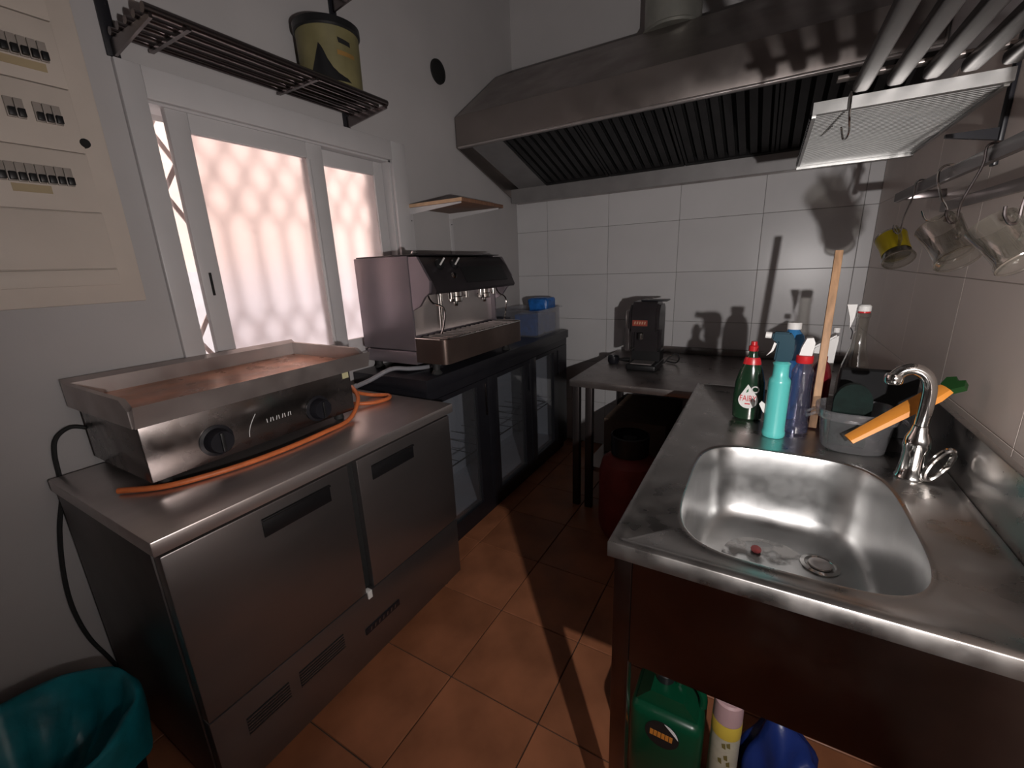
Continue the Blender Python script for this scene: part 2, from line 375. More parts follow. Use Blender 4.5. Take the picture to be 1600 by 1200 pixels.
vent = thing('wall_vent', 'round dark vent hole in the wall beside the hood', 'vent', (XL, 2.236, 2.474))
bm = lathe(nb(), [(0.050, 0.002), (0.050, 0.012), (0.060, 0.012), (0.062, 0.002)], seg=32, cap=False)
bmesh.ops.rotate(bm, verts=bm.verts[:], cent=(0, 0, 0), matrix=Matrix.Rotation(PI/2, 3, 'Y')); obj('collar', bm, m_dark, vent, local=True)
bm = lathe(nb(), [(0.0, 0.001), (0.052, 0.001), (0.052, 0.003), (0, 0.003)], seg=32)
bmesh.ops.rotate(bm, verts=bm.verts[:], cent=(0, 0, 0), matrix=Matrix.Rotation(PI/2, 3, 'Y')); obj('opening', bm, m_dark, vent, local=True)  # solid black disc on the wall; the hole's darkness is painted

ws = thing('wooden_shelf', 'small brown wooden shelf on white brackets above the coffee machine', 'shelf', (XL, 2.085, 1.40))
obj('board', BX(XL+0.005, -1.362, 1.884, 2.285, 1.726, 1.744, bev=0.001), m_brownwood, ws)
obj('edge_band', BX(XL+0.005, -1.362, 1.882, 1.8838, 1.7265, 1.7435), M('pale_edge_band', (0.55, 0.36, 0.22), 0.5, nz=0.12, ns=20), ws)
for y in (1.888, 2.245):
    b = obj('bracket', BX(XL+0.0005, XL+0.005, y, y+0.034, 1.385, 1.7255, bev=0.001), m_white, ws)
    obj('arm', prism(nb(), [(XL+0.0055, 1.7255), (XL+0.0055, 1.692), (-1.372, 1.718), (-1.372, 1.7255)], 'y', y, y+0.004), m_white, b)
    for z in (1.66, 1.47):
        obj('screw', BX(XL+0.0055, XL+0.0075, y+0.014, y+0.020, z, z+0.006), m_dark, b)

# ------------------------------------------------------------ extractor hood
HX0, HX1 = -1.705, XR-0.012
hood = thing('extractor_hood', 'long dark steel extractor hood with black baffle filters on the back wall', 'hood', (-0.62, 3.09, 1.85))
YW = YB-0.002
obj('front_fascia', BX(HX0, HX1, 2.350, 2.356, 2.112, 2.272, bev=0.001), m_hood, hood)
obj('lip', BX(HX0, HX1, 2.350, 2.385, 2.102, 2.1115, bev=0.002), m_steel, hood)
obj('sloped_panel', prism(nb(), [(2.350, 2.2725), (2.830, 2.620), (2.830, 2.612), (2.356, 2.268)], 'x', HX0, HX1), m_hood, hood)
obj('top_panel', BX(HX0, HX1, 2.8305, YW, 2.612, 2.620), m_hood, hood)
prof = [(2.352, 2.104), (2.352, 2.270), (2.829, 2.611), (YW, 2.611), (YW, 1.853)]
obj('end_panel', prism(nb(), prof, 'x', HX0-0.008, HX0-0.0005), m_hood, hood)
obj('end_panel', prism(nb(), prof, 'x', HX1+0.0005, HX1+0.008), m_hood, hood)
obj('gutter', BX(HX0, HX1, 3.000, YW, 1.853, 1.935, bev=0.002), m_hood, hood)
obj('gutter_rim', BX(HX0, HX1, 2.985, 2.9995, 1.850, 1.945), m_hoodin, hood)
# slanted filter bank from the fascia down to the gutter
fy0, fz0, fy1, fz1 = 2.386, 2.118, 2.984, 1.944
fl = math.hypot(fy1-fy0, fz1-fz0); uy, uz = (fy1-fy0)/fl, (fz1-fz0)/fl; ny, nz_ = -uz, uy     # normal pointing up
def slant(x0, x1, s0, s1, d0, d1):
    bm = nb(); pts = [(fy0+uy*s+ny*d, fz0+uz*s+nz_*d) for s, d in ((s0, d0), (s1, d0), (s1, d1), (s0, d1))]
    return prism(bm, pts, 'x', x0, x1)
obj('blank_panel', slant(-1.640, -1.425, 0.0, fl, 0.0, 0.006), m_hoodin, hood)
obj('blank_panel', slant(HX0, -1.645, 0.0, fl, 0.03, 0.036), m_hood, hood)
FW = 0.455; slat_me = None
for k in range(4):
    x0 = -1.415 + k*(FW+0.006); x1 = min(x0+FW, HX1-0.01)
    f = obj('filter', slant(x0, x1, 0.0, 0.025, -0.004, 0.04), m_filter, hood)
    for a in ((x0, x1, fl-0.025, fl, -0.004, 0.04), (x0, x0+0.014, 0.025, fl-0.025, -0.004, 0.04), (x1-0.014, x1, 0.025, fl-0.025, -0.004, 0.04)):
        obj('filter_rim', slant(*a), m_filter, f)
    obj('filter_back', slant(x0, x1, 0.026, fl-0.026, 0.034, 0.039), m_dark, f)
    for i in range(8):
        xs = x0+0.020+i*0.0535
        if xs+0.034 < x1-0.014:
            sl = obj('slat', slant(xs, xs+0.034, 0.025, fl-0.025, 0.000, 0.008), m_filter, f)
duct = lathe(nb(), [(0.155, 2.6205), (0.165, 2.63), (0.150, 2.64), (0.150, ZC-0.002)], (-0.60, 2.93, 0), 36)
obj('duct', duct, M('galvanised_duct', (0.40, 0.40, 0.36), 0.45, 0.7, nz=0.15), hood)

# ------------------------------------------------------------ refrigerated counter (foreground left)
rc = thing('refrigerated_counter', 'two-door stainless refrigerated counter under the griddle', 'fridge counter', (-1.40, 0.80, 0))
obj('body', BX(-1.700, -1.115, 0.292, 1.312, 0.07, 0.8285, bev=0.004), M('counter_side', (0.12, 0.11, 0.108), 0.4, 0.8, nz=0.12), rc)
obj('worktop', BX(-1.705, -1.066, 0.284, 1.318, 0.832, 0.869, bev=0.004), m_steel, rc)
obj('front_post', BX(-1.114, -1.100, 0.785, 0.835, 0.345, 0.826), m_dark, rc)
m_handle = M('black_recess_handle', (0.008, 0.008, 0.009), 0.4, nz=0.1)
for y0, y1, hy0, hy1, hz0, hz1 in ((0.296, 0.792, 0.512, 0.718, 0.738, 0.786), (0.826, 1.300, 0.880, 1.078, 0.730, 0.776)):
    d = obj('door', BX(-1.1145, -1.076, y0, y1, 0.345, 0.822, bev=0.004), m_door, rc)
    h_ = obj('handle', BX(-1.0755, -1.0725, hy0, hy1, hz0, hz1, bev=0.001), m_handle, d)
    obj('grip_lip', BX(-1.0755, -1.066, hy0, hy1, hz1+0.0005, hz1+0.006, bev=0.001), m_handle, h_)
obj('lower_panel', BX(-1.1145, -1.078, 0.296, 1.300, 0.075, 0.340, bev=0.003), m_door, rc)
for y0, y1 in ((0.372, 0.492), (0.525, 0.682)):
    v = obj('vent', BX(-1.0775, -1.0765, y0, y1, 0.215, 0.272), m_dark, rc)
    for i in range(6): obj('slat', BX(-1.0762, -1.0735, y0, y1, 0.218+i*0.0095, 0.222+i*0.0095), m_door, v)
bp = obj('name_plate', BX(-1.0775, -1.074, 0.765, 0.925, 0.190, 0.214, bev=0.001), m_blackm, rc)
for i in range(7): obj('letter_stroke', prism(nb(), [(0.783+i*0.019, 0.196), (0.788+i*0.019, 0.196), (0.792+i*0.019, 0.209), (0.787+i*0.019, 0.209)], 'x', -1.0738, -1.0732), m_door, bp)
obj('hinge', BX(-1.0955, -1.073, 0.795, 0.812, 0.316, 0.345, bev=0.001), m_paper, rc)
for x in (-1.66, -1.16):
    for y in (0.33, 1.27): obj('foot', lathe(nb(), [(0.022, 0), (0.022, 0.01), (0.014, 0.014), (0.014, 0.0695)], (x, y, 0), 14), m_black, rc)

# ------------------------------------------------------------ griddle
gr = thing('griddle', 'steel gas griddle with rusty plate standing on the fridge counter', 'griddle', (-1.49, 0.71, 0.869))
obj('body', BX(-1.680, -1.305, 0.388, 1.030, 0.900, 1.058, bev=0.003), M('griddle_body_steel', (0.20, 0.18, 0.175), 0.26, 0.95, nz=0.15, ns=6, rv=0.1), gr)
obj('plate', BX(-1.690, -1.275, 0.385, 1.070, 1.0585, 1.082), m_rust, gr)
bm = nb(); prism(bm, [(-1.2745, 1.0605), (-1.262, 1.0605), (-1.245, 1.117), (-1.2745, 1.100)], 'y', 0.372, 1.084); obj('front_lip', bm, m_gsteel, gr)
bm = nb(); prism(bm, [(-1.712, 1.060), (-1.6905, 1.060), (-1.6905, 1.128), (-1.712, 1.140)], 'y', 0.372, 1.084); obj('back_wall', bm, m_gsteel, gr)
for ya, yb_ in ((0.384, 0.370), (1.0705, 1.0845)):
    bm = nb(); prism(bm, [(-1.690, 1.060), (-1.2755, 1.060), (-1.2755, 1.104), (-1.310, 1.128), (-1.690, 1.130)], 'y', min(ya, yb_), max(ya, yb_)); obj('side_wall', bm, m_gsteel, gr)
for y, z in ((0.552, 0.958), (0.878, 0.952)):
    k = lathe(nb(), [(0.045, 0.0005), (0.045, 0.004), (0.036, 0.006), (0.033, 0.030), (0.030, 0.034), (0, 0.034)], seg=28)
    bmesh.ops.rotate(k, verts=k.verts[:], cent=(0, 0, 0), matrix=Matrix.Rotation(PI/2, 3, 'Y')); bmesh.ops.translate(k, verts=k.verts[:], vec=(-1.305, y, z))
    kn = obj('knob', k, m_blackm, gr)
    obj('pointer', BX(-1.2705, -1.264, y-0.005, y+0.005, z-0.028, z+0.028, bev=0.002), m_black, kn)
em = nb(); tube(em, [(-1.3035, 0.640+0.035*(1-math.cos(t*0.35)), 0.935+0.016*t) for t in range(5)], 0.0012, 6)
e_ = obj('emblem', em, m_paper, gr)
for i in range(9):
    y = 0.700+i*0.0098; obj('letter_stroke', prism(nb(), [(y, 0.960), (y+0.0022, 0.960), (y+0.005 if i % 2 else y+0.001, 0.973), (y+0.003 if i % 2 else y-0.001, 0.973)], 'x', -1.3048, -1.3042), m_paper, e_)
obj('sticker', BX(-1.3048, -1.3042, 0.995, 1.022, 1.028, 1.052), M('yellowed_sticker', (0.55, 0.52, 0.30), 0.6, nz=0.1), gr)
for x in (-1.64, -1.35):
    for y in (0.43, 0.99): obj('foot', lathe(nb(), [(0.015, 0.8695), (0.018, 0.8725), (0.014, 0.8995)], (x, y, 0), 12), m_rubber, gr)

# hoses and cable
P = [(-1.42, 1.045, 0.905), (-1.40, 1.10, 0.890), (-1.36, 1.165, 0.8792), (-1.345, 1.235, 0.8792), (-1.385, 1.275, 0.8792), (-1.455, 1.245, 0.880), (-1.465, 1.165, 0.915), (-1.41, 1.115, 0.955),
     (-1.335, 1.075, 0.925), (-1.285, 0.985, 0.8800), (-1.258, 0.86, 0.8792), (-1.247, 0.70, 0.8792), (-1.262, 0.55, 0.8792), (-1.31, 0.42, 0.8792), (-1.40, 0.345, 0.8792)]
one('gas_hose', tube(nb(), smooth_path(P, 8), 0.0078, 12), m_orangehose, 'orange rubber gas hose looping along the front of the griddle', 'hose')
P = [(-1.56, 1.130, 0.905), (-1.55, 1.20, 0.905), (-1.52, 1.30, 0.925), (-1.47, 1.39, 0.962), (-1.43, 1.47, 0.950), (-1.40, 1.56, 0.9415), (-1.39, 1.66, 0.9415)]
one('water_hose', tube(nb(), smooth_path(P, 8), 0.0105, 12), m_greyhose, 'grey water hose running under the coffee machine', 'hose')
P = [(-1.690, 0.392, 0.990), (-1.704, 0.362, 1.000), (-1.713, 0.330, 0.978), (-1.716, 0.316, 0.930), (-1.716, 0.306, 0.82), (-1.716, 0.276, 0.71), (-1.716, 0.254, 0.58), (-1.714, 0.246, 0.46), (-1.712, 0.256, 0.34), (-1.712, 0.285, 0.22), (-1.712, 0.32, 0.05)]
one('power_cable', tube(nb(), smooth_path(P, 8), 0.0055, 8), m_rubber, 'black power cable hanging down the wall behind the counter', 'cable')

# ------------------------------------------------------------ back-bar bottle cooler
bc = thing('bottle_cooler', 'black back-bar bottle cooler with three glass doors', 'fridge', (-1.48, 2.17, 0))
FX = -1.262
obj('top_slab', BX(-1.722, -1.250, 1.378, 2.972, 0.872, 0.930, bev=0.004), m_blackm, bc)
bm = nb(); box(bm, -1.715, -1.305, 1.386, 1.398, 0.05, 0.8715); box(bm, -1.715, -1.305, 2.952, 2.966, 0.05, 0.8715); box(bm, -1.715, -1.700, 1.398, 2.952, 0.05, 0.8715)
box(bm, -1.700, -1.305, 1.398, 2.952, 0.05, 0.062); obj('cabinet', bm, m_blackm, bc)
bm = nb(); box(bm, -1.699, -1.694, 1.404, 2.948, 0.0625, 0.871); box(bm, -1.694, -1.310, 1.3985, 1.404, 0.0625, 0.871); box(bm, -1.694, -1.310, 2.946, 2.9515, 0.0625, 0.871); box(bm, -1.694, -1.310, 1.404, 2.946, 0.0625, 0.068)
box(bm, -1.694, -1.66, 1.404, 2.946, 0.30, 0.868)
obj('liner', bm, m_liner, bc, flat=True)
obj('plinth', BX(-1.690, -1.285, 1.40, 2.95, 0.0005, 0.0495), m_blackm, bc)
gv = obj('fan_grille', BX(-1.6595, -1.655, 1.43, 1.75, 0.50, 0.62), m_liner, bc)
for i in range(14): obj('slot', prism(nb(), [(1.44+i*0.021, 0.51), (1.448+i*0.021, 0.51), (1.468+i*0.021, 0.61), (1.460+i*0.021, 0.61)], 'x', -1.6548, -1.6535), m_dark, gv)
for z in (0.40,):
    sh = obj('wire_shelf', tube(nb(), [(-1.335, 1.41, z), (-1.335, 2.94, z)], 0.004, 8), m_tube, bc)
    for i in range(14): obj('wire', tube(nb(), [(-1.655, 1.45+i*0.112, z), (-1.339, 1.45+i*0.112, z)], 0.0022, 6), m_tube, sh)
obj('header', BX(-1.304, FX-0.002, 1.386, 2.966, 0.826, 0.8715), m_blackm, bc)
obj('bottom_rail', BX(-1.304, FX-0.002, 1.386, 2.966, 0.05, 0.092), m_blackm, bc)
for y0, y1, l, r in ((1.390, 1.872, 0.030, 0.100), (1.878, 2.376, 0.098, 0.080), (2.382, 2.962, 0.075, 0.228)):
    d = obj('door', BX(-1.290, FX, y0, y0+l, 0.094, 0.824, bev=0.002), m_blackm, bc)
    for a in ((y1-r, y1, 0.094, 0.824), (y0+l, y1-r, 0.800, 0.824), (y0+l, y1-r, 0.094, 0.124)): obj('rail', BX(-1.290, FX, *a), m_blackm, d)
    obj('pane', BX(-1.280, -1.274, y0+l, y1-r, 0.124, 0.800), m_pane, d, flat=True)
    hy = y1-r+0.075 if r > 0.09 else y1-0.02
    obj('handle', BX(FX+0.0005, FX+0.008, hy-0.006, hy+0.004, 0.62, 0.80, bev=0.002), m_tube if y0 < 1.5 else m_blackm, d)

# ------------------------------------------------------------ espresso machine
cm = thing('espresso_machine', 'two-group espresso machine on the black cooler by the window', 'coffee machine', (-1.46, 1.82, 0.930))
Y0, Y1 = 1.462, 2.175
obj('body', BX(-1.700, -1.405, Y0+0.014, Y1-0.014, 1.035, 1.452, bev=0.006), m_coffee, cm)
for ya, yb_ in ((Y0, Y0+0.0135), (Y1-0.0135, Y1)):
    sp = obj('side_panel', BX(-1.712, -1.372, ya, yb_, 1.040, 1.462, bev=0.004), m_coffee, cm)
    ck = nb(); prism(ck, [(-1.366, 1.458), (-1.318, 1.456), (-1.255, 1.352), (-1.262, 1.302), (-1.290, 1.285), (-1.322, 1.245), (-1.366, 1.225)], 'y', ya, yb_); obj('cheek', ck, m_coffee, sp)
hp = [(-1.404, 1.452), (-1.325, 1.454), (-1.285, 1.410), (-1.245, 1.335), (-1.232, 1.308), (-1.240, 1.296), (-1.290, 1.292), (-1.404, 1.292)]
hd = obj('brew_head', prism(nb(), hp, 'y', Y0+0.014, Y1-0.014), m_coffeed, cm, ang=50)
obj('control_panel', prism(nb(), [(-1.2818, 1.406), (-1.2435, 1.334), (-1.2415, 1.3355), (-1.280, 1.4075)], 'y', 1.72, 2.10), m_black, hd)
obj('top_plate', BX(-1.700, -1.335, Y0+0.005, Y1-0.005, 1.4625, 1.468, bev=0.002), m_coffeed, cm)
obj('backsplash', BX(-1.4045, -1.398, Y0+0.015, Y1-0.015, 1.105, 1.291), m_steel, cm)
obj('lower_body', BX(-1.700, -1.375, Y0+0.004, Y1-0.004, 0.972, 1.034, bev=0.004), m_coffee, cm)
bm = nb(); ro = 0.03
pl = [(-1.374, Y0+0.004)] + [(-1.200-ro+ro*math.sin(a), Y0+0.004+ro-ro*math.cos(a)) for a in [i*PI/10 for i in range(6)]] + [(-1.200-ro+ro*math.cos(a), Y1-0.004-ro+ro*math.sin(a)) for a in [i*PI/10 for i in range(6)]] + [(-1.374, Y1-0.004)]
m_traym = M('brown_tray_metal', (0.20, 0.15, 0.13), 0.28, 0.85, nz=0.1)
dt = obj('drip_tray', prism(bm, pl, 'z', 0.985, 1.096), m_traym, cm)
rim = [(x, y, 1.0985) for x, y in pl]
obj('tray_rim', tube(nb(), rim, 0.0028, 8), m_chrome, dt)
for i in range(15): obj('grate_bar', BX(-1.368, -1.222, Y0+0.05+i*0.043, Y0+0.062+i*0.043, 1.0965, 1.101), m_steel, dt)
for y in (1.70, 1.95):
    gh = obj('group_head', lathe(nb(), [(0.033, 1.246), (0.036, 1.250), (0.036, 1.268), (0.030, 1.272), (0.030, 1.2915)], (-1.305, y, 0), 28), m_chrome, cm)
    obj('nozzle', lathe(nb(), [(0.010, 1.225), (0.012, 1.230), (0.012, 1.2455)], (-1.305, y, 0), 14), m_chrome, gh)
    for dy in (-0.06, 0.06):
        obj('bolt', lathe(nb(), [(0.013, 1.262), (0.013, 1.2915)], (-1.285, y+dy, 0), 14), m_chrome, cm)
for y, s in ((1.535, 1), (2.12, -1)):
    pts = [(-1.335, y, 1.291), (-1.325, y, 1.268), (-1.305, y, 1.250), (-1.275, y+0.01*s, 1.240), (-1.258, y+0.02*s, 1.215), (-1.268, y+0.015*s, 1.150), (-1.280, y+0.01*s, 1.112)]
    obj('steam_wand', tube(nb(), smooth_path(pts, 6), 0.0045, 10), m_chrome, cm)
obj('hot_water_spout', tube(nb(), [(-1.330, 1.615, 1.291), (-1.330, 1.615, 1.125)], 0.011, 14), m_chrome, cm)
for y in (1.575, 1.685):
    k = lathe(nb(), [(0.024, 0), (0.026, 0.006), (0.022, 0.022), (0.0, 0.026)], seg=20); d = Vector((0.85, 0, 0.5)).normalized()
    bmesh.ops.rotate(k, verts=k.verts[:], cent=(0, 0, 0), matrix=Vector((0, 0, 1)).rotation_difference(d).to_matrix()); bmesh.ops.translate(k, verts=k.verts[:], vec=(-1.290, y, 1.418))
    kn = obj('steam_knob', k, m_black, cm)
    c0 = Vector((-1.290, y, 1.418)) + d*0.0265
    obj('lever', tube(nb(), [c0+Vector((0.002, -0.020, -0.012)), c0+Vector((-0.002, 0.016, 0.016))], 0.004, 8), m_paper, kn)
k = lathe(nb(), [(0.014, 0), (0.016, 0.004), (0.012, 0.012), (0, 0.014)], seg=18); d = Vector((0.85, 0, 0.5)).normalized()
bmesh.ops.rotate(k, verts=k.verts[:], cent=(0, 0, 0), matrix=Vector((0, 0, 1)).rotation_difference(d).to_matrix()); bmesh.ops.translate(k, verts=k.verts[:], vec=(-1.262, 1.640, 1.368))
obj('pressure_gauge', k, m_chrome, cm)
obj('chrome_fitting', lathe(nb(), [(0.012, 1.4685), (0.016, 1.472), (0.010, 1.482), (0.0, 1.484)], (-1.36, 1.50, 0), 16), m_chrome, cm)
for x in (-1.660, -1.29):
    for y in (1.50, 2.13): obj('foot', lathe(nb(), [(0.024, 0.9305), (0.026, 0.936), (0.016, 0.950), (0.016, 0.9715 if x < -1.4 else 0.9845)], (x, y, 0), 16), m_rubber, cm)

# saucer-like grey plate below the machine
one('steel_plate', lathe(nb(), [(0.0, 0.9305), (0.065, 0.9305), (0.084, 0.944), (0.085, 0.947), (0.064, 0.935), (0, 0.935)], (-1.53, 1.565, 0), 36), m_tube, 'round steel plate pushed under the espresso machine', 'plate')

# storage tub with blue packets on the cooler
st = thing('storage_tub', 'clear plastic tub of blue packets at the end of the cooler', 'tub', (-1.47, 2.74, 0.930))
bm = nb()
for a in ((-1.620, -1.616, 2.56, 2.91), (-1.296, -1.292, 2.56, 2.91), (-1.6155, -1.2965, 2.56, 2.564), (-1.6155, -1.2965, 2.906, 2.91)): box(bm, *a, 0.9345, 1.100)
obj('wall', bm, m_pclear, st, flat=True); obj('base', BX(-1.620, -1.292, 2.56, 2.91, 0.9305, 0.934), m_pclear, st)
bm = nb()
for a in ((-1.635, -1.615, 2.545, 2.925), (-1.297, -1.277, 2.545, 2.925), (-1.615, -1.297, 2.545, 2.565), (-1.615, -1.297, 2.905, 2.925)): box(bm, *a, 1.1005, 1.110)
obj('rim', bm, m_pclear, st, flat=True)
m_bluep = M('blue_packet', (0.02, 0.14, 0.46), 0.35, nz=0.3, ns=30, bump=0.3, bs=50)
for k, (x, y, z, dx, dy, dz, lb) in enumerate(((-1.40, 2.63, 0.9345, 0.18, 0.11, 0.150, 'blue packet in the clear tub, nearest the espresso machine'), (-1.40, 2.825, 0.9345, 0.17, 0.13, 0.140, 'blue packet low in the clear tub, nearest the wall'), (-1.385, 2.81, 1.078, 0.15, 0.15, 0.100, 'blue packet heaped highest above the clear tub rim'))):
    bm = BX(x-dx/2, x+dx/2, y-dy/2, y+dy/2, z, z+dz, bev=0.02, seg=3)
    for v in bm.verts: v.co += Vector((random.uniform(-.006, .006), random.uniform(-.006, .006), random.uniform(-.001, .001)))
    one('blue_packet', bm, m_bluep, lb, 'packet', 'blue packets in the tub')

# ------------------------------------------------------------ work table with small coffee maker
tb_ = thing('work_table', 'steel work table along the back wall', 'table', (-0.22, 2.62, 0))
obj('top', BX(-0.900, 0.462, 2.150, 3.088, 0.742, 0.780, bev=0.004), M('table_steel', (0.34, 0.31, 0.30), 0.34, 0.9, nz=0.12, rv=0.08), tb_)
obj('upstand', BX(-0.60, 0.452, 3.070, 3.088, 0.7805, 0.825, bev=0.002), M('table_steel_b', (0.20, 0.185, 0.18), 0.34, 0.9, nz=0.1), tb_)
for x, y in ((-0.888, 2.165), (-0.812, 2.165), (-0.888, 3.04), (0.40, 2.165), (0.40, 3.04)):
    obj('leg', BX(x, x+0.040, y, y+0.040, 0.0005, 0.7415, bev=0.003), M('shaded_leg_steel', (0.07, 0.06, 0.06), 0.4, 0.8, nz=0.1), tb_)  # the sink's shade on the legs is put into this darker colour
obj('lower_shelf', BX(-0.830, 0.398, 2.210, 3.035, 0.225, 0.250), m_hood, tb_)
cb = thing('cardboard_box', 'dim brown box on the lower shelf of the work table', 'box', (-0.60, 2.72, 0.25))
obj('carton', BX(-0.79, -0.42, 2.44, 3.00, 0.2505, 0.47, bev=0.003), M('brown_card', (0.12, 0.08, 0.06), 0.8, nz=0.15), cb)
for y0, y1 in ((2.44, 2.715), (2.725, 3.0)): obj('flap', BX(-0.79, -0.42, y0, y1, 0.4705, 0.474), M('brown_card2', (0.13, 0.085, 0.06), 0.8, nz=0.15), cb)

gb = thing('gas_bottle', 'orange butane gas bottle under the work table, coloured dark red for shade', 'gas bottle', (-0.52, 2.03, 0))
m_gas = M('shaded_orange_enamel', (0.20, 0.028, 0.022), 0.5, nz=0.2, ns=10)  # orange enamel darkened to red: dimness under the table is in the colour
obj('shell', lathe(nb(), [(0.115, 0.012), (0.14, 0.03), (0.15, 0.07), (0.15, 0.36), (0.135, 0.42), (0.09, 0.455), (0.03, 0.468), (0.0, 0.468)], seg=36), m_gas, gb, local=True)
obj('foot_ring', lathe(nb(), [(0.12, 0.0005), (0.125, 0.0005), (0.125, 0.028), (0.12, 0.0119)], seg=36), m_gas, gb, local=True)
obj('collar', lathe(nb(), [(0.085, 0.462), (0.092, 0.462), (0.095, 0.56), (0.088, 0.565)], seg=30, cap=False), m_blackm, gb, local=True)
obj('valve', lathe(nb(), [(0.02, 0.4685), (0.02, 0.51), (0.035, 0.515), (0.035, 0.545), (0.0, 0.55)], seg=18), m_black, gb, local=True)

km = thing('capsule_coffee_maker', 'small black coffee maker with sticker standing on the work table', 'coffee maker', (-0.590, 2.60, 0.780))
bm = nb(); pr = [(0.10, 0.10), (0.10, 0.30), (0.092, 0.36), (0.06, 0.395), (-0.06, 0.395), (-0.095, 0.35), (-0.105, 0.28), (-0.105, 0.225), (-0.02, 0.215), (-0.02, 0.10)]
prism(bm, pr, 'x', -0.085, 0.085); bmesh.ops.bevel(bm, geom=[e for e in bm.edges if abs(e.verts[0].co.x-e.verts[1].co.x) < 1e-6], offset=0.018, segments=3, affect='EDGES')
obj('housing', bm, m_coffeed, km, local=True)
obj('base', box(nb(), -0.088, 0.088, -0.13, 0.105, 0.0005, 0.040, bev=0.012, seg=3), m_black, km, local=True)
obj('rear_column', box(nb(), -0.083, 0.083, -0.015, 0.100, 0.0405, 0.0995), m_black, km, local=True)
obj('water_tank', box(nb(), -0.115, -0.0875, -0.06, 0.085, 0.10, 0.345, bev=0.008), clear('smoky_tank', (0.45, 0.42, 0.43), 0.4, 0.15, 0.35, (0.16, 0.14, 0.14)), km, local=True)
obj('lid_lever', box(nb(), -0.03, 0.115, -0.05, 0.05, 0.3955, 0.404, bev=0.003), m_blackm, km, local=True)
obj('spout', lathe(nb(), [(0.012, 0.175), (0.016, 0.18), (0.016, 0.2145)], (-0.02, -0.065, 0), 16), m_chrome, km, local=True)
sk = obj('sticker', box(nb(), -0.060, 0.025, -0.1075, -0.1062, 0.262, 0.295), M('red_sticker', (0.30, 0.05, 0.03), 0.5, nz=0.1), km, local=True)
for i in range(5): obj('letter_stroke', prism(nb(), [(-0.050+i*0.014, 0.272), (-0.043+i*0.014, 0.272), (-0.040+i*0.014, 0.287), (-0.047+i*0.014, 0.287)], 'y', -0.1085, -0.1078), M('tan_print', (0.5, 0.33, 0.22), 0.5, nz=0.05), sk, local=True)
obj('drip_grate', box(nb(), -0.06, 0.06, -0.125, -0.03, 0.0405, 0.046), m_steel, km, local=True)
pts = [(-0.492, 2.64, 0.80), (-0.455, 2.66, 0.845), (-0.425, 2.68, 0.855), (-0.415, 2.70, 0.82), (-0.44, 2.73, 0.789), (-0.50, 2.76, 0.789)]
one('coffee_maker_cable', tube(nb(), smooth_path(pts, 8), 0.0045, 8), m_rubber, 'black cable loop beside the small coffee maker', 'cable')
pf = thing('portafilter', 'black handled portafilter lying behind the small coffee maker', 'portafilter', (-0.77, 2.64, 0.780))
obj('basket', lathe(nb(), [(0.03, 0.7805), (0.036, 0.79), (0.036, 0.825), (0.033, 0.825), (0.03, 0.79)], (-0.80, 2.64, 0), 22), m_blackm, pf)
obj('handle', tube(nb(), [(-0.763, 2.64, 0.806), (-0.735, 2.645, 0.806), (-0.700, 2.65, 0.806)], [0.008, 0.013, 0.015], 12), m_black, pf)

# ------------------------------------------------------------ sink unit
ZD = 0.870
sk = thing('sink_unit', 'stainless steel sink unit with drainboard in the foreground', 'sink', (0.10, 1.36, 0))
SX0, SX1, SY0, SY1 = -0.222, 0.432, 0.722, 2.005
bcx, bcy, ba, bb = 0.092, 1.065, 0.212, 0.275
def bowl_pt(t, s, n=4.0):
    c_, s_ = math.cos(t), math.sin(t); r = (abs(c_/(ba*s))**n + abs(s_/(bb*s))**n)**(-1/n); return bcx+r*c_, bcy+r*s_
def rect_pt(t, x0, x1, y0, y1):
    c_, s_ = math.cos(t), math.sin(t); k = 1e9
    if c_ > 1e-9: k = min(k, (x1-bcx)/c_)
    if c_ < -1e-9: k = min(k, (x0-bcx)/c_)
    if s_ > 1e-9: k = min(k, (y1-bcy)/s_)
    if s_ < -1e-9: k = min(k, (y0-bcy)/s_)
    return bcx+k*c_, bcy+k*s_
i_ = 0.030
ang = [2*PI*k/96 for k in range(96)]
for ins in (0, i_):
    for x in (SX0+ins, SX1-ins):
        for y in (SY0+ins, SY1-ins): ang.append(math.atan2(y-bcy, x-bcx) % (2*PI))
ang = sorted(set(round(a, 6) for a in ang))
bm = nb(); loops = []
def ring(fn): loops.append([bm.verts.new(fn(t)) for t in ang])
ring(lambda t: (*rect_pt(t, SX0, SX1, SY0, SY1), ZD-0.034))
ring(lambda t: (*rect_pt(t, SX0, SX1, SY0, SY1), ZD-0.0022))
ring(lambda t: (*rect_pt(t, SX0+0.0022, SX1-0.0022, SY0+0.0022, SY1-0.0022), ZD))
ring(lambda t: (*rect_pt(t, SX0+0.022, SX1-0.022, SY0+0.022, SY1-0.022), ZD))
ring(lambda t: (*rect_pt(t, SX0+i_, SX1-i_, SY0+i_, SY1-i_), ZD-0.006))
ring(lambda t: (*bowl_pt(t, 1.045), ZD-0.0065))
ring(lambda t: (*bowl_pt(t, 1.015), ZD-0.0060))
ring(lambda t: (*bowl_pt(t, 1.0), ZD-0.0085))
for A, B in zip(loops, loops[1:]):
    for k in range(len(ang)): bm.faces.new((A[k], A[(k+1) % len(ang)], B[(k+1) % len(ang)], B[k]))
bmesh.ops.recalc_face_normals(bm, faces=bm.faces[:])
dk = obj('deck', bm, m_sink, sk, ang=50)
bm = nb(); loops = []
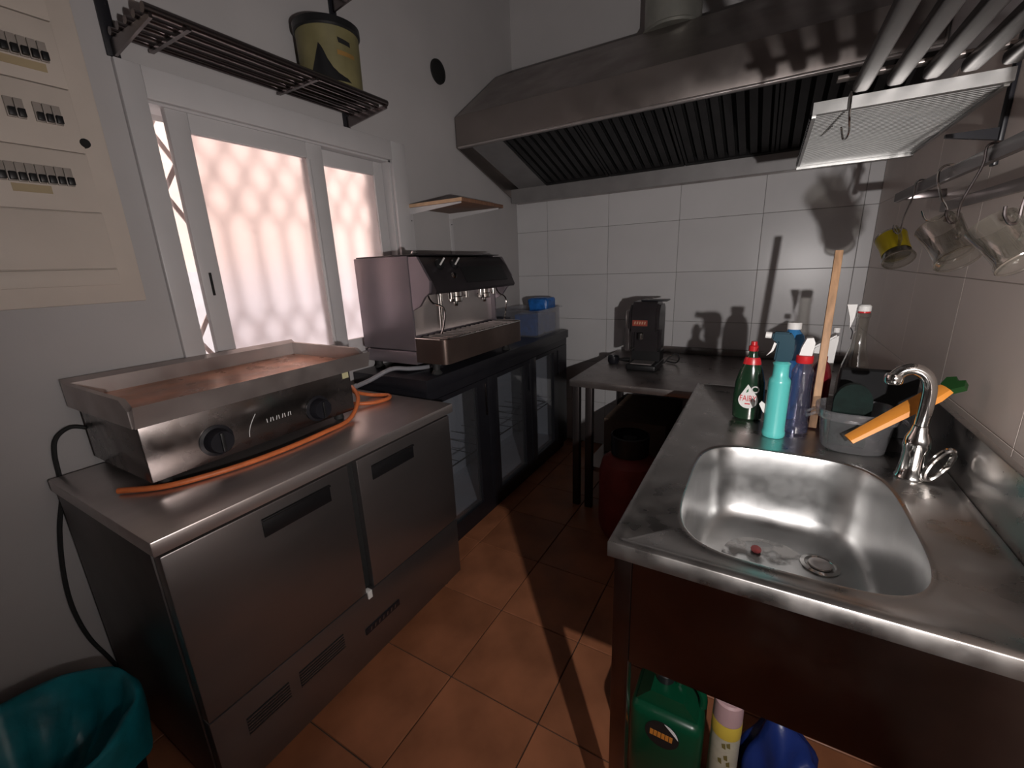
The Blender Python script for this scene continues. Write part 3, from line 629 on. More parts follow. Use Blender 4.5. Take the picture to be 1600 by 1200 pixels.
for s, z in ((0.999, -0.009), (0.985, -0.02), (0.965, -0.07), (0.945, -0.135), (0.915, -0.182), (0.86, -0.210), (0.78, -0.222), (0.6, -0.227), (0.35, -0.229), (0.12, -0.230)):
    loops.append([bm.verts.new((*bowl_pt(t, s, 4.0 if s > 0.7 else 3.0), ZD+z)) for t in ang])
for A, B in zip(loops, loops[1:]):
    for k in range(len(ang)): bm.faces.new((A[k], A[(k+1) % len(ang)], B[(k+1) % len(ang)], B[k]))
bm.faces.new(loops[-1]); bmesh.ops.recalc_face_normals(bm, faces=bm.faces[:])
for f in bm.faces:
    pass
bmesh.ops.reverse_faces(bm, faces=bm.faces[:]) if sum(f.normal.z for f in bm.faces) < 0 else None
bw = obj('bowl', bm, M('bowl_steel', (0.47, 0.47, 0.467), 0.34, 1, nz=0.06, ns=8, rv=0.06), sk, ang=70)
ZB = ZD-0.2285
dc = onz(1281, 884, ZB); rc_ = onz(1178, 858, ZB); fc_ = onz(1181, 861, ZB)
dr = obj('drain', lathe(nb(), [(0.042, 0.0005), (0.043, 0.0035), (0.034, 0.005), (0.029, 0.002), (0.0, 0.0015)], dc, 36), m_chrome, sk)
obj('strainer', lathe(nb(), [(0.025, 0.0025), (0.025, 0.0065), (0.017, 0.007), (0.011, 0.004), (0, 0.004)], dc, 28), m_steel, dr)
rs = nb(); N_ = 60
vv = [rs.verts.new((rc_.x+0.105*math.cos(2*PI*k/N_)*(1+0.15*math.sin(3*2*PI*k/N_+1)+0.07*random.uniform(-1, 1)), rc_.y+0.062*math.sin(2*PI*k/N_)*(1+0.2*math.sin(2*2*PI*k/N_)+0.10*random.uniform(-1, 1)), ZB+0.0016)) for k in range(N_)]
rs.faces.new(vv)
mr_ = bpy.data.materials.new('dried_soap_film'); mr_.use_nodes = True; N1, L1 = mr_.node_tree.nodes, mr_.node_tree.links
N1.remove(N1['Principled BSDF']); t1 = N1.new('ShaderNodeBsdfTransparent'); d1 = N1.new('ShaderNodeBsdfDiffuse'); d1.inputs[0].default_value = (0.30, 0.29, 0.28, 1)
n1 = N1.new('ShaderNodeTexNoise'); n1.inputs['Scale'].default_value = 22; n1.inputs['Detail'].default_value = 8; tc1 = N1.new('ShaderNodeTexCoord'); L1.new(tc1.outputs['Object'], n1.inputs['Vector'])
r1 = N1.new('ShaderNodeMapRange'); r1.inputs['From Min'].default_value = 0.44; r1.inputs['From Max'].default_value = 0.58; r1.inputs['To Max'].default_value = 0.8; L1.new(n1.outputs['Fac'], r1.inputs['Value'])
x1 = N1.new('ShaderNodeMixShader'); L1.new(r1.outputs[0], x1.inputs[0]); L1.new(t1.outputs[0], x1.inputs[1]); L1.new(d1.outputs[0], x1.inputs[2]); L1.new(x1.outputs[0], N1['Material Output'].inputs[0])
obj('soap_residue', rs, mr_, sk)
obj('splashback', BX(SX1+0.0005, SX1+0.020, SY0, SY1, ZD-0.034, 1.000, bev=0.003), m_sink, sk)
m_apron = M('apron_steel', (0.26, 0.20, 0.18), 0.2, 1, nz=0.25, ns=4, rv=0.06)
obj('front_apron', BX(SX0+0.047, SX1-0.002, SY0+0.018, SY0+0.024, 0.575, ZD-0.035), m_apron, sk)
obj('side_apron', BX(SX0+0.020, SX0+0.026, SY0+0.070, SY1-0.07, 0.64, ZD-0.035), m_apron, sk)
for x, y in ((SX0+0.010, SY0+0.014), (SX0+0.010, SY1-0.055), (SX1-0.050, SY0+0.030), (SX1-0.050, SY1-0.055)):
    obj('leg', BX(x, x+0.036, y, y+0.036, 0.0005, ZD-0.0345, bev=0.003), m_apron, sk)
one('food_scrap', lathe(nb(), [(0.0, 0.0032), (0.012, 0.0034), (0.013, 0.006), (0.006, 0.008), (0, 0.0085)], fc_, 10, 1.0, 1.5), M('red_scrap', (0.16, 0.015, 0.015), 0.5, nz=0.3, ns=60), 'red scrap of food on the bottom of the sink bowl', 'food scrap')

# tap
ZT = ZD-0.0062
fx, fy = 0.350, 1.340-0.035
tp = thing('kitchen_tap', 'chrome mixer tap with loop lever at the sink', 'tap', (fx, fy, ZT))
obj('base', lathe(nb(), [(0.030, 0.0005), (0.031, 0.004), (0.028, 0.010), (0.024, 0.045), (0.024, 0.070), (0.027, 0.085), (0.024, 0.105), (0.017, 0.122), (0.0145, 0.135), (0.0, 0.136)], seg=30), m_chrome, tp, local=True)
pts = [(0, 0, 0.136), (0.002, 0, 0.19), (0.0, 0, 0.232), (-0.012, 0, 0.258), (-0.032, 0, 0.270), (-0.052, 0, 0.264), (-0.064, 0, 0.250)]
sp_ = obj('spout', tube(nb(), smooth_path(pts, 6), 0.0135, 16), m_chrome, tp, local=True)
obj('aerator', lathe(nb(), [(0.0155, 0.232), (0.018, 0.236), (0.018, 0.250), (0.015, 0.256), (0.0, 0.256)], (-0.066, 0, 0), 22), m_chrome, sp_, local=True)
lv = []
for k in range(24):
    a = 2*PI*k/24; lv.append((0.040+0.017*math.cos(a)+0.014*math.sin(a), -0.022+0.006*math.cos(a), 0.050+0.040*math.sin(a)))
obj('lever', tube(nb(), lv, 0.0068, 10, closed=True), m_chrome, tp, local=True)

# ------------------------------------------------------------ things on the drainboard
ZS = ZD-0.0060
def bottle(name, label, loc, cat='bottle', grp='bottles on the drainboard'): return thing(name, label, cat, loc, grp)
# dish soap
ds = bottle('dish_soap_bottle', 'dark green dish soap bottle with red cap, leftmost on the drainboard', (-0.016, 1.605, ZS))
obj('body', lathe(nb(), [(0.036, 0.0005), (0.044, 0.006), (0.046, 0.04), (0.047, 0.08), (0.044, 0.13), (0.034, 0.172), (0.022, 0.205), (0.0135, 0.222), (0.0125, 0.236), (0.0, 0.236)], seg=32, sy=0.62), M('green_soap_bottle', (0.012, 0.036, 0.018), 0.15, nz=0.2, coat=0.4), ds, local=True)
obj('cap', lathe(nb(), [(0.0145, 0.2365), (0.0145, 0.252), (0.010, 0.256), (0.009, 0.268), (0.0, 0.269)], seg=20), m_red, ds, local=True)
nk = lathe(nb(), [(0.0275, 0.192), (0.0245, 0.208), (0.021, 0.2150)], seg=28, sy=0.66, cap=False); obj('neck_print', nk, m_red, ds, local=True)
def front_plate(pts, y0, th): return prism(nb(), pts, 'y', y0-th, y0)
def wrapped(pts, prof_r, sy, off):
    """flat print laid on the front (-y) of an oval bottle"""
    bm = nb(); vs = []
    for x, z in pts: vs.append(bm.verts.new((x, -sy*math.sqrt(max(1e-6, prof_r**2-x*x))-off, z)))
    bm.faces.new(vs); bmesh.ops.recalc_face_normals(bm, faces=bm.faces[:]); return bm
drop = [(0.030*math.sin(a)*(1 if a < PI else 1), 0.0) for a in ()]
dp = [(0.029*math.cos(a), 0.074+0.029*math.sin(a)) for a in [PI*(0.80+1.40*k/22) for k in range(23)]] + [(-0.004, 0.128)]
obj('label_drop', front_plate(dp, -0.0298, 0.0006), m_paper, ds, local=True)
for cx, cz, r in ((0.018, 0.112, 0.010),):
    obj('label_ring', tube(nb(), [(cx+r*math.cos(2*PI*k/18), -0.0302, cz+r*math.sin(2*PI*k/18)) for k in range(18)], 0.0022, 6, closed=True), m_paper, ds, local=True)
m_grn = M('label_green', (0.02, 0.14, 0.05), 0.4, nz=0.1)
obj('label_leaf', front_plate([(-0.008, 0.098), (-0.001, 0.104), (-0.002, 0.114), (-0.006, 0.108)], -0.0305, 0.0004), m_grn, ds, local=True)
tx = text_bm('FAIRY', 0.0235); bmesh.ops.rotate(tx, verts=tx.verts[:], cent=(0, 0, 0), matrix=Matrix.Rotation(PI/2, 3, 'X')); bmesh.ops.scale(tx, verts=tx.verts[:], vec=(0.82, 1, 1.25))
bmesh.ops.translate(tx, verts=tx.verts[:], vec=(-0.001, -0.0312, 0.079)); obj('lettering', tx, M('label_red', (0.60, 0.02, 0.03), 0.4, nz=0.05), ds, local=True, flat=True)
obj('label_line', front_plate([(-0.009, 0.059), (0.007, 0.059), (0.007, 0.063), (-0.009, 0.063)], -0.0305, 0.0004), M('label_red', (0, 0, 0)), ds, local=True)
# turquoise spray bottle
sb = bottle('spray_bottle', 'turquoise spray bottle with dark trigger head on the drainboard', (0.062, 1.468, ZS))
obj('body', lathe(nb(), [(0.029, 0.0005), (0.0315, 0.006), (0.0315, 0.016), (0.029, 0.022), (0.029, 0.172), (0.0285, 0.180), (0.0215, 0.190), (0.0205, 0.222), (0.0235, 0.230), (0.016, 0.236), (0, 0.236)], seg=30), M('turquoise_plastic', (0.10, 0.52, 0.49), 0.3, nz=0.04, coat=0.2), sb, local=True)
m_teal = M('dark_teal_plastic', (0.001, 0.034, 0.055), 0.5, nz=0.08, spec=0.25)
hd = prism(nb(), [(-0.022, 0.2365), (0.022, 0.2365), (0.026, 0.262), (0.024, 0.305), (0.012, 0.322), (-0.030, 0.322), (-0.034, 0.300), (-0.018, 0.292)], 'y', -0.014, 0.014)
bmesh.ops.bevel(hd, geom=hd.edges[:], offset=0.004, segments=2, affect='EDGES'); obj('trigger_head', hd, m_teal, sb, local=True)
nz2 = tube(nb(), [(-0.0345, 0, 0.311), (-0.050, 0, 0.312)], 0.0095, 14); obj('nozzle', nz2, m_paper, sb, local=True)
obj('trigger', prism(nb(), [(-0.026, 0.291), (-0.019, 0.289), (-0.026, 0.266), (-0.042, 0.250), (-0.031, 0.268)], 'y', -0.007, 0.007), m_paper, sb, local=True)
lb_ = prism(nb(), [(-0.0345, 0.075), (-0.030, 0.070), (-0.030, 0.100), (-0.040, 0.108), (-0.046, 0.098)], 'y', -0.004, -0.003); obj('peeling_label', lb_, m_paper, sb, local=True)
# clear bottle with red ring cap
cbt = bottle('clear_ribbed_bottle', 'clear ribbed bottle with red cap and white spout beside the turquoise sprayer', (0.121, 1.530, ZS))
m_cb = clear('bluish_clear_plastic', (0.80, 0.80, 0.90), 0.7, 0.1, 0.10, (0.22, 0.23, 0.36))
obj('body', lathe(nb(), [(0.028, 0.0005), (0.033, 0.006), (0.033, 0.03), (0.030, 0.045), (0.031, 0.09), (0.028, 0.13)] + [(0.0275+0.0015*(k % 2), 0.14+0.010*k) for k in range(7)] + [(0.021, 0.212), (0.017, 0.222)], seg=28), m_cb, cbt, local=True)
obj('cap', lathe(nb(), [(0.021, 0.2225), (0.0225, 0.225), (0.0225, 0.244), (0.020, 0.246), (0, 0.246)], seg=24), m_red, cbt, local=True)
obj('spout', prism(nb(), [(-0.016, 0.2465), (0.016, 0.2465), (0.020, 0.285), (0.014, 0.300), (-0.002, 0.298), (-0.012, 0.270)], 'y', -0.013, 0.013), m_paper, cbt, local=True)
# blue bottle with white cap
bb_ = bottle('blue_bottle', 'blue cleaner bottle with white screw cap behind the sprayer', (0.092, 1.672, ZS))
obj('body', lathe(nb(), [(0.034, 0.0005), (0.038, 0.006), (0.039, 0.12), (0.040, 0.20), (0.038, 0.255), (0.030, 0.283), (0.018, 0.298), (0.016, 0.303), (0, 0.303)], seg=28), M('blue_plastic', (0.03, 0.16, 0.36), 0.25, nz=0.1, coat=0.3), bb_, local=True)
obj('cap', lathe(nb(), [(0.0205, 0.3035), (0.0205, 0.322), (0.019, 0.325), (0, 0.325)], seg=24), m_paper, bb_, local=True)
# red bottle
rb = bottle('red_bottle', 'dark red translucent bottle between the clear bottle and the tub', (0.183, 1.690, ZS))
obj('body', lathe(nb(), [(0.026, 0.0005), (0.030, 0.006), (0.030, 0.15), (0.022, 0.185), (0.012, 0.200)], seg=24), clear('red_clear_plastic', (0.55, 0.10, 0.12), 0.5, 0.1, 0.5, (0.28, 0.02, 0.03)), rb, local=True)
obj('cap', lathe(nb(), [(0.013, 0.2005), (0.013, 0.215), (0, 0.216)], seg=18), M('dark_red_cap', (0.25, 0.02, 0.02), 0.4, nz=0.1), rb, local=True)
# white angular jug
wj = bottle('white_jug', 'white plastic jug with slanted top behind the wooden stick', (0.185, 1.835, ZS), 'jug')
q = [(-0.050, 0.0005), (0.040, 0.0005), (0.043, 0.20), (0.047, 0.255), (0.045, 0.272), (0.030, 0.262), (-0.020, 0.225), (-0.048, 0.19)]
bm = prism(nb(), q, 'y', -0.03, 0.03); bmesh.ops.bevel(bm, geom=bm.edges[:], offset=0.006, segments=2, affect='EDGES'); obj('body', bm, m_paper, wj, local=True)
obj('spout_cap', lathe(nb(), [(0.010, 0.2735), (0.010, 0.290), (0, 0.291)], (0.040, 0, 0), 14), m_paper, wj, local=True)
# swing-top bottle
sw = bottle('swing_top_bottle', 'clear swing-top glass bottle with white stopper beside the right wall', (0.276, 1.745, ZS))
obj('glass', lathe(nb(), [(0.036, 0.0005), (0.043, 0.006), (0.043, 0.13), (0.036, 0.18), (0.022, 0.24), (0.0165, 0.29), (0.0165, 0.335), (0.019, 0.338), (0.019, 0.350), (0.013, 0.351)], seg=30), m_glass, sw, local=True)
obj('gasket', lathe(nb(), [(0.0165, 0.3515), (0.0165, 0.356), (0, 0.356)], seg=20), m_red, sw, local=True)
st_ = obj('stopper', lathe(nb(), [(0.0175, 0.3565), (0.0175, 0.372), (0.013, 0.377), (0, 0.377)], seg=22), m_paper, sw, local=True)
obj('wire_bail', tube(nb(), smooth_path([(-0.019, 0.0, 0.366), (-0.030, 0.0, 0.350), (-0.030, 0, 0.31), (-0.021, 0, 0.29), (-0.022, 0, 0.265)], 5), 0.0016, 6), m_tube, sw, local=True)
obj('ceramic_lever', prism(nb(), [(-0.046, 0.377), (-0.020, 0.378), (-0.022, 0.335), (-0.030, 0.300), (-0.034, 0.335)], 'y', -0.005, 0.005), m_paper, sw, local=True)
# wooden stick
a, b = Vector((0.170, 1.575, ZS+0.0005)), ony(1311, 394, 1.70)
d = (b-a); bm = BX(-0.0105, 0.0105, -0.007, 0.007, 0, d.length, bev=0.002)
bmesh.ops.rotate(bm, verts=bm.verts[:], cent=(0, 0, 0), matrix=Vector((0, 0, 1)).rotation_difference(d).to_matrix()); bmesh.ops.translate(bm, verts=bm.verts[:], vec=a+Vector((0, 0, 0.005)))
one('wooden_stick', bm, m_wood, 'tall pale wooden stick standing among the bottles', 'stick', base=a)
# clear tub with scourers
tx0, ty0 = 0.254, 1.465
tu = thing('clear_tub', 'clear plastic tub with handles beside the tap', 'tub', (tx0, ty0, ZS))
def rr(bm, prof, n=3.2, seg=48, sy=1.0):
    L_ = []
    for r, z in prof:
        L_.append([bm.verts.new((math.copysign(abs(math.cos(t))**(2/n), math.cos(t))*r, sy*math.copysign(abs(math.sin(t))**(2/n), math.sin(t))*r, z)) for t in [2*PI*k/seg for k in range(seg)]])
    for A, B in zip(L_, L_[1:]):
        for k in range(seg): bm.faces.new((A[k], A[(k+1) % seg], B[(k+1) % seg], B[k]))
    return L_
bm = nb(); L_ = rr(bm, [(0.068, 0.0005), (0.073, 0.006), (0.083, 0.095)], sy=0.9); bm.faces.new(L_[0][::-1]); obj('bucket', bm, m_pclear, tu, local=True)
bm = nb(); rr(bm, [(0.0835, 0.0955), (0.092, 0.094), (0.094, 0.100), (0.094, 0.116), (0.090, 0.119), (0.086, 0.112), (0.0835, 0.0955)], sy=0.9); obj('rim', bm, m_pclear, tu, local=True)
for s in (-1, 1):
    pts = [(s*0.094, -0.02, 0.098), (s*0.112, -0.018, 0.086), (s*0.114, 0.0, 0.082), (s*0.112, 0.018, 0.086), (s*0.094, 0.02, 0.098)]
    obj('lug', tube(nb(), smooth_path(pts, 4), 0.0045, 8), m_pclear, tu, local=True)
m_scour = M('green_scourer', (0.003, 0.011, 0.009), 0.95, nz=0.3, ns=40, bump=0.6, bs=90)
sc = [(-0.042, 0.0)] + [(0.044*-math.cos(a), 0.128+0.055*math.sin(a)) for a in [PI*k/12 for k in range(13)]] + [(0.042, 0.0)]
bm = prism(nb(), sc, 'y', -0.010, 0.010); bmesh.ops.translate(bm, verts=bm.verts[:], vec=(tx0-0.012, ty0+0.005, ZS+0.0025))
one('scouring_pad', bm, m_scour, 'dark green scouring pad standing in the clear tub', 'scourer')
bm = BX(0.222, 0.404, 1.585, 1.625, ZS+0.0005, 1.062, bev=0.006)
one('black_sponge_block', bm, M('black_foam', (0.008, 0.008, 0.009), 0.9, nz=0.3, bump=0.4), 'black block standing behind the clear tub against the splashback', 'sponge')
# orange brush with green end
a, b = Vector((0.226, 1.342, 0.927)), Vector((0.404, 1.392, 1.072)); d = (b-a); L_len = d.length
br = thing('vegetable_brush', 'long orange plastic brush with green end leaning over the tub', 'brush', a)
def along(bm, roll=0.0):
    R3 = Vector((0, 0, 1)).rotation_difference(d).to_matrix() @ Matrix.Rotation(roll, 3, 'Z'); bmesh.ops.rotate(bm, verts=bm.verts[:], cent=(0, 0, 0), matrix=R3); return bm
m_or = M('orange_plastic', (0.72, 0.27, 0.04), 0.4, nz=0.08, ns=12)
bm = nb()
for i in range(2): pass
lathe(bm, [(0.0, 0.0), (0.017, 0.001), (0.019, 0.06), (0.022, 0.14), (0.025, L_len-0.03), (0.018, L_len), (0.0, L_len)], seg=8, sx=0.5, sy=1.15); obj('handle', along(bm, 0.5), m_or, br, local=True)
bm = nb(); prism(bm, [(-0.016, L_len+0.0005), (0.016, L_len+0.0005), (0.026, L_len+0.022), (0.012, L_len+0.034), (0.0, L_len+0.026), (-0.012, L_len+0.036), (-0.026, L_len+0.022)], 'x', -0.008, 0.008); obj('leaf_end', along(bm, 0.5), M('leaf_green', (0.012, 0.055, 0.012), 0.45, nz=0.2), br, local=True)

# ------------------------------------------------------------ right wall: rail, hooks, mugs, shelves
RX, RZ = 0.362, 1.577
rl = thing('hook_rail', 'dark steel rail along the right wall for hanging mugs', 'rail', (RX, 1.0, RZ))
obj('bar', BX(RX-0.008, RX+0.008, -0.25, 2.065, RZ-0.015, RZ+0.015, bev=0.004), m_tube, rl)
for y in (2.02, 1.10, 0.2): obj('wall_arm', BX(RX+0.0085, XR-0.001, y-0.012, y+0.012, RZ-0.012, RZ+0.012, bev=0.002), m_tube, rl)
obj('wall_strip', BX(XR-0.012, XR-0.0005, -0.25, 2.0, RZ-0.06, RZ-0.030, bev=0.002), m_hood, rl)
def s_hook(y, label, x=RX, z=RZ, sc=1.0, grp='steel S-hooks on the rail'):
    pts = [(0.0, 0.020, 0.004), (0.0, 0.0185, 0.016), (0, 0.008, 0.0235), (0, -0.006, 0.0235), (0, -0.0165, 0.014), (0, -0.016, -0.010), (0, -0.002, -0.050), (0, 0.014, -0.078), (0, 0.010, -0.098), (0, -0.008, -0.107), (0, -0.026, -0.100), (0, -0.036, -0.080)]
    # the hook goes over the bar, whose length runs along y: turn it across the bar
    p2 = [(x + (q[1]*1.0)*sc, y + q[1]*0.25*sc, z + q[2]*sc) for q in pts]
    return one('s_hook', tube(nb(), smooth_path(p2, 6), 0.0026, 8), m_chrome, label, 'hook', grp, base=(x, y, z))
s_hook(1.560, 'empty steel S-hook in the middle of the rail')
def mug(px, X, label, hlabel, hm, axis, band=None, s=1.0):
    c = onx(px[0], px[1], X); t = thing('glass_mug', label, 'mug', c, 'glass mugs on the rail')
    q = Vector((0, 0, 1)).rotation_difference(Vector(axis).normalized()).to_matrix()
    def rot(bm): bmesh.ops.scale(bm, verts=bm.verts[:], vec=(s, s, s)); bmesh.ops.rotate(bm, verts=bm.verts[:], cent=(0, 0, 0), matrix=q); return bm
    obj('glass', rot(lathe(nb(), [(0.0, 0.0), (0.034, 0.0), (0.040, 0.004), (0.0405, 0.014), (0.036, 0.022), (0.036, 0.06), (0.040, 0.100), (0.041, 0.102), (0.037, 0.100), (0.033, 0.06), (0.032, 0.020), (0.0, 0.018)], seg=32)), m_glass, t, local=True)
    obj('base_ring', rot(tube(nb(), [(0.0395*math.cos(2*PI*k/28), 0.0395*math.sin(2*PI*k/28), 0.006) for k in range(28)], 0.0022, 6, closed=True)), M('thick_glass_edge', (0.13, 0.11, 0.09), 0.15, nz=0.1), t, local=True)
    obj('handle', rot(tube(nb(), smooth_path([(0.0, -0.0375, 0.085), (0.0, -0.060, 0.085), (0.0, -0.068, 0.062), (0.0, -0.060, 0.036), (0.0, -0.0375, 0.034)], 5), 0.0048, 8)), m_glass, t, local=True)
    hk = c + q @ (Vector((0, -0.062, 0.070))*s)
    hp_ = [(RX+0.012, hk.y+0.004, RZ+0.004), (RX+0.011, hk.y+0.004, RZ+0.018), (RX, hk.y+0.004, RZ+0.0215), (RX-0.012, hk.y+0.003, RZ+0.014), (RX-0.013, hk.y+0.002, RZ-0.02), (hk.x+0.010, hk.y+0.004, hk.z+0.03), (hk.x+0.009, hk.y+0.006, hk.z-0.004), (hk.x, hk.y+0.002, hk.z-0.0105), (hk.x-0.010, hk.y-0.002, hk.z+0.002), (hk.x-0.012, hk.y-0.003, hk.z+0.016)]
    one('s_hook', tube(nb(), smooth_path(hp_, 6), 0.0025, 8), hm, hlabel, 'hook', 'steel S-hooks on the rail', base=(RX, hk.y, RZ))
    if band:
        obj('coloured_band', rot(lathe(nb(), [(0.0368, 0.030), (0.0368, 0.060), (0.0405, 0.096)], seg=32, cap=False)), band, t, local=True)
    return t
m_yel = M('yellow_enamel', (0.62, 0.50, 0.02), 0.3, nz=0.12)
mug((1405, 408), 0.345, 'yellow glass mug hanging from the end of the rail', 'steel S-hook carrying the yellow mug', m_chrome, (-0.18, 0.62, 0.68), m_yel)
mug((1500, 408), 0.350, 'plain glass mug hanging second from the end of the rail', 'dark wire hook carrying the second mug from the rail end', m_tube, (-0.30, 0.55, 0.70))
mug((1603, 412), 0.352, 'plain glass mug hanging at the right edge of the picture', 'dark wire hook carrying the mug at the right edge', m_tube, (-0.40, 0.50, 0.70), None, 0.85)

ZR = 1.715
rs_ = thing('dish_shelf', 'overhead shelf of flat steel tubes on the right wall', 'shelf', (0.25, 0.45, ZR))
for k in range(6):
    x = 0.115+0.055*k; obj('slat', BX(x, x+0.030, -0.60, 1.268, ZR+0.009, ZR+0.033, bev=0.008, seg=3), M('dull_flat_tube', (0.085, 0.075, 0.073), 0.42, 0.85, nz=0.12, ns=10), rs_)
obj('end_bar', BX(0.085, 0.440, 1.235, 1.262, ZR+0.0335, ZR+0.040, bev=0.001), m_hood, rs_)
for y in (-0.2, 0.45): obj('cross_bar', BX(0.085, XR-0.001, y-0.012, y+0.012, ZR+0.0335, ZR+0.055, bev=0.003), m_hood, rs_)
tr = thing('drainer_tray', 'ribbed aluminium drainer tray beyond the overhead tube shelf', 'tray', (0.22, 1.62, 1.70))
m_alu = M('bright_aluminium', (0.46, 0.46, 0.45), 0.36, 0.9, nz=0.1, ns=20)
bm = nb(); box(bm, 0.050, 0.362, 1.272, 1.290, 1.698, 1.722); box(bm, 0.050, 0.362, 1.945, 1.965, 1.690, 1.712); box(bm, 0.050, 0.058, 1.2905, 1.9445, 1.695, 1.712); box(bm, 0.354, 0.362, 1.2905, 1.9445, 1.695, 1.712)
obj('frame', bm, m_alu, tr)
obj('gap_shade_sheet', BX(0.0585, 0.3535, 1.2905, 1.9445, 1.708, 1.711), m_hood, tr)  # dark colour paints the shade in the gaps between the ribs
bm = nb()
for k in range(44):
    y = 1.300+k*0.0145; box(bm, 0.0585, 0.3535, y, y+0.0085, 1.699, 1.7075)
o = obj('ribs', bm, m_alu, tr, flat=True); o['kind'] = 'stuff'
for k in range(22):
    y = 1.31+k*0.028; obj('edge_bead', BX(0.046, 0.0495, y, y+0.017, 1.697, 1.708), m_black, tr, flat=True)
one('tray_hook', tube(nb(), smooth_path([(0.115, 1.300, 1.724), (0.115, 1.268, 1.728), (0.116, 1.262, 1.690), (0.122, 1.285, 1.655), (0.118, 1.330, 1.650), (0.112, 1.345, 1.680)], 6), 0.0022, 8), m_chrome, 'thin wire hook hanging from the drainer tray edge', 'hook')
wb = thing('shelf_bracket', 'dark upright bracket on the right wall between tray and rail', 'bracket', (XR, 1.66, 1.45))
obj('upright', BX(XR-0.010, XR-0.0005, 1.648, 1.674, 1.60, 1.90, bev=0.002), m_blackm, wb)
obj('arm', prism(nb(), [(0.365, 1.688), (XR-0.0105, 1.688), (XR-0.0105, 1.660), (0.365, 1.680)], 'y', 1.655, 1.667), m_blackm, wb)

# ------------------------------------------------------------ under the sink
gj = thing('detergent_jug', 'large green detergent jug under the sink', 'jug', (-0.115, 0.955, 0))
m_jug = M('green_jug_plastic', (0.002, 0.050, 0.022), 0.3, nz=0.15)
bm = BX(-0.205, -0.025, 0.885, 1.035, 0.0005, 0.285, bev=0.028, seg=3); obj('body', bm, m_jug, gj)
bm = nb(); prism(bm, [(-0.190, 0.2855), (-0.040, 0.2855), (-0.075, 0.330), (-0.155, 0.330)], 'y', 0.905, 1.015); obj('shoulder', bm, m_jug, gj)
obj('cap', lathe(nb(), [(0.024, 0.3305), (0.024, 0.352), (0.021, 0.356), (0, 0.356)], (-0.13, 0.96, 0), 22), m_black, gj)
obj('handle', tube(nb(), smooth_path([(-0.095, 0.96, 0.331), (-0.085, 0.96, 0.352), (-0.055, 0.96, 0.350), (-0.036, 0.96, 0.320), (-0.034, 0.96, 0.287)], 5), 0.010, 10), m_jug, gj)
lab = obj('label', prism(nb(), [(-0.118+0.042*math.cos(2*PI*k/28), 0.225+0.042*math.sin(2*PI*k/28)) for k in range(28)], 'y', 0.8835, 0.8845), m_black, gj)
obj('label_arc', prism(nb(), [(-0.118+0.040*math.cos(t), 0.225+0.040*math.sin(t)) for t in [0.15+0.1*k for k in range(14)]], 'y', 0.8826, 0.8833), m_paper, gj)
for i in range(6): obj('letter_stroke', prism(nb(), [(-0.148+i*0.0095, 0.214), (-0.140+i*0.0095, 0.214), (-0.139+i*0.0095, 0.232), (-0.147+i*0.0095, 0.232)], 'y', 0.8826, 0.8833), M('orange_print', (0.55, 0.20, 0.03), 0.5, nz=0.1), lab)
sc_ = thing('spray_can', 'white and yellow spray can with pink cap under the sink', 'spray can', (0.022, 0.930, 0))
obj('body', lathe(nb(), [(0.031, 0.0005), (0.033, 0.005), (0.033, 0.25), (0.033, 0.30)], seg=28), M('cream_tin', (0.45, 0.42, 0.33), 0.4, nz=0.15, ns=30), sc_, local=True)
obj('yellow_band', lathe(nb(), [(0.0335, 0.285), (0.0335, 0.325), (0.033, 0.326)], seg=28, cap=False), M('yellow_tin', (0.50, 0.36, 0.05), 0.4, nz=0.1), sc_, local=True)
obj('cap', lathe(nb(), [(0.033, 0.3265), (0.032, 0.380), (0.028, 0.385), (0, 0.385)], seg=28), M('pink_cap', (0.42, 0.27, 0.28), 0.4, nz=0.08), sc_, local=True)
for i, (a0, z0) in enumerate(((-1.75, 0.26), (-1.45, 0.265), (-1.55, 0.225), (-1.9, 0.21), (-1.35, 0.205))):
    obj('print', curved_patch((((0.0, z0+0.012), (0.008, z0+0.016)), ((0.002, z0), (0.010, z0-0.002))), 0.0337, a0), M('olive_print', (0.16, 0.13, 0.04), 0.5, nz=0.1), sc_, local=True)
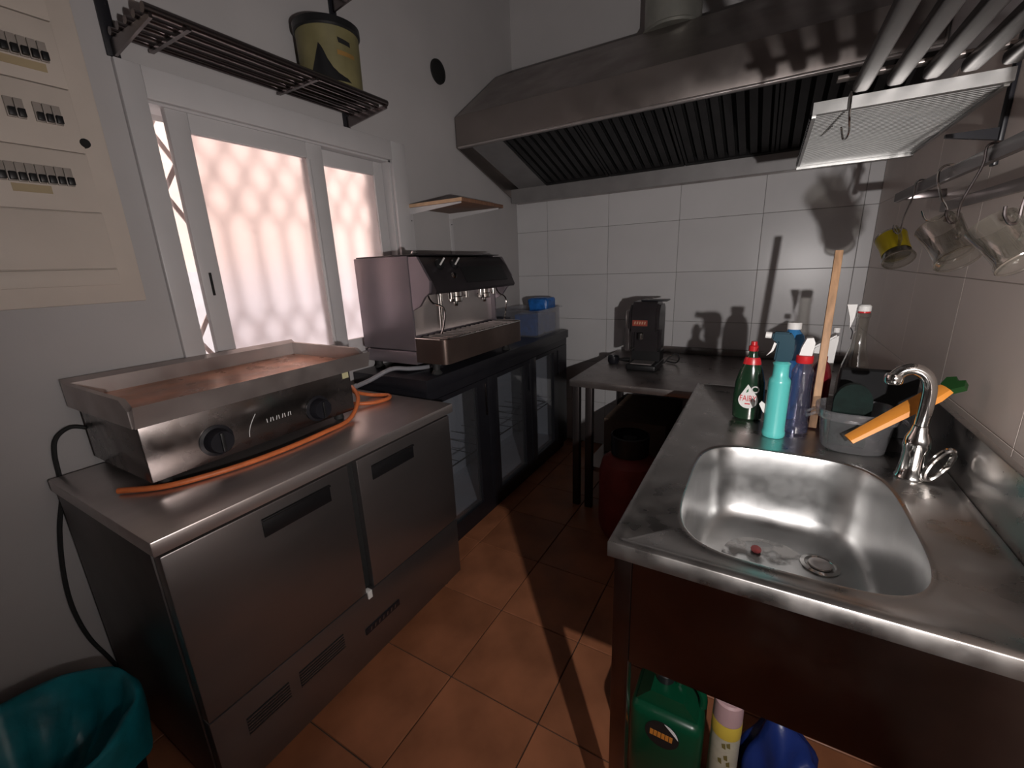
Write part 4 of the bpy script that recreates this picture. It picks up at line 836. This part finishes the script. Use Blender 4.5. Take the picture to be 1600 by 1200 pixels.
bm = nb(); bmesh.ops.create_icosphere(bm, subdivisions=4, radius=1)
for v in bm.verts:
    n = 1+0.12*math.sin(5*v.co.x+3*v.co.z)+0.10*math.sin(7*v.co.y-4*v.co.z)+0.06*math.sin(13*v.co.x*v.co.y+9*v.co.z)
    v.co = Vector((0.150+v.co.x*0.085*n, 0.985+v.co.y*0.085*n, max(0.001, 0.150+v.co.z*0.155*n)))
one('blue_bag', bm, M('blue_bag_plastic', (0.010, 0.025, 0.14), 0.35, nz=0.2, bump=0.4, bs=30), 'crumpled blue plastic bag beside the spray can under the sink', 'bag', ang=180)

# ------------------------------------------------------------ waste bin at lower left
bn = thing('waste_bin', 'dark round waste bin lined with a teal bag at lower left', 'bin', (-1.335, 0.050, 0))
obj('bucket', lathe(nb(), [(0.15, 0.0005), (0.155, 0.005), (0.185, 0.365), (0.190, 0.370), (0.190, 0.380), (0.186, 0.380), (0.181, 0.365), (0.15, 0.012), (0.0, 0.012)], seg=40), m_black, bn, local=True)
m_bag = M('teal_bag_film', (0.008, 0.19, 0.235), 0.35, nz=0.3, ns=12, bump=0.5, bs=18)
bm = nb(); seg = 64; L_ = []
for j, (r, z) in enumerate(((0.202, 0.29), (0.203, 0.36), (0.202, 0.398), (0.196, 0.410), (0.184, 0.406), (0.166, 0.36), (0.135, 0.29), (0.08, 0.25), (0.03, 0.24))):
    L_.append([bm.verts.new(((r+0.006*math.sin(9*t+j)*(1 if j > 3 else 0.4)+0.004*math.sin(17*t+2*j)*(j > 3))*math.cos(t), (r+0.006*math.sin(9*t+j)*(1 if j > 3 else 0.4))*math.sin(t), z+(0.014*math.sin(5*t+j)+0.008*math.sin(11*t) if j > 4 or j == 0 else 0))) for t in [2*PI*k/seg for k in range(seg)]])
for A, B in zip(L_, L_[1:]):
    for k in range(seg): bm.faces.new((A[k], A[(k+1) % seg], B[(k+1) % seg], B[k]))
bm.faces.new(L_[-1]); bmesh.ops.recalc_face_normals(bm, faces=bm.faces[:]); obj('liner_bag', bm, m_bag, bn, local=True, ang=180)
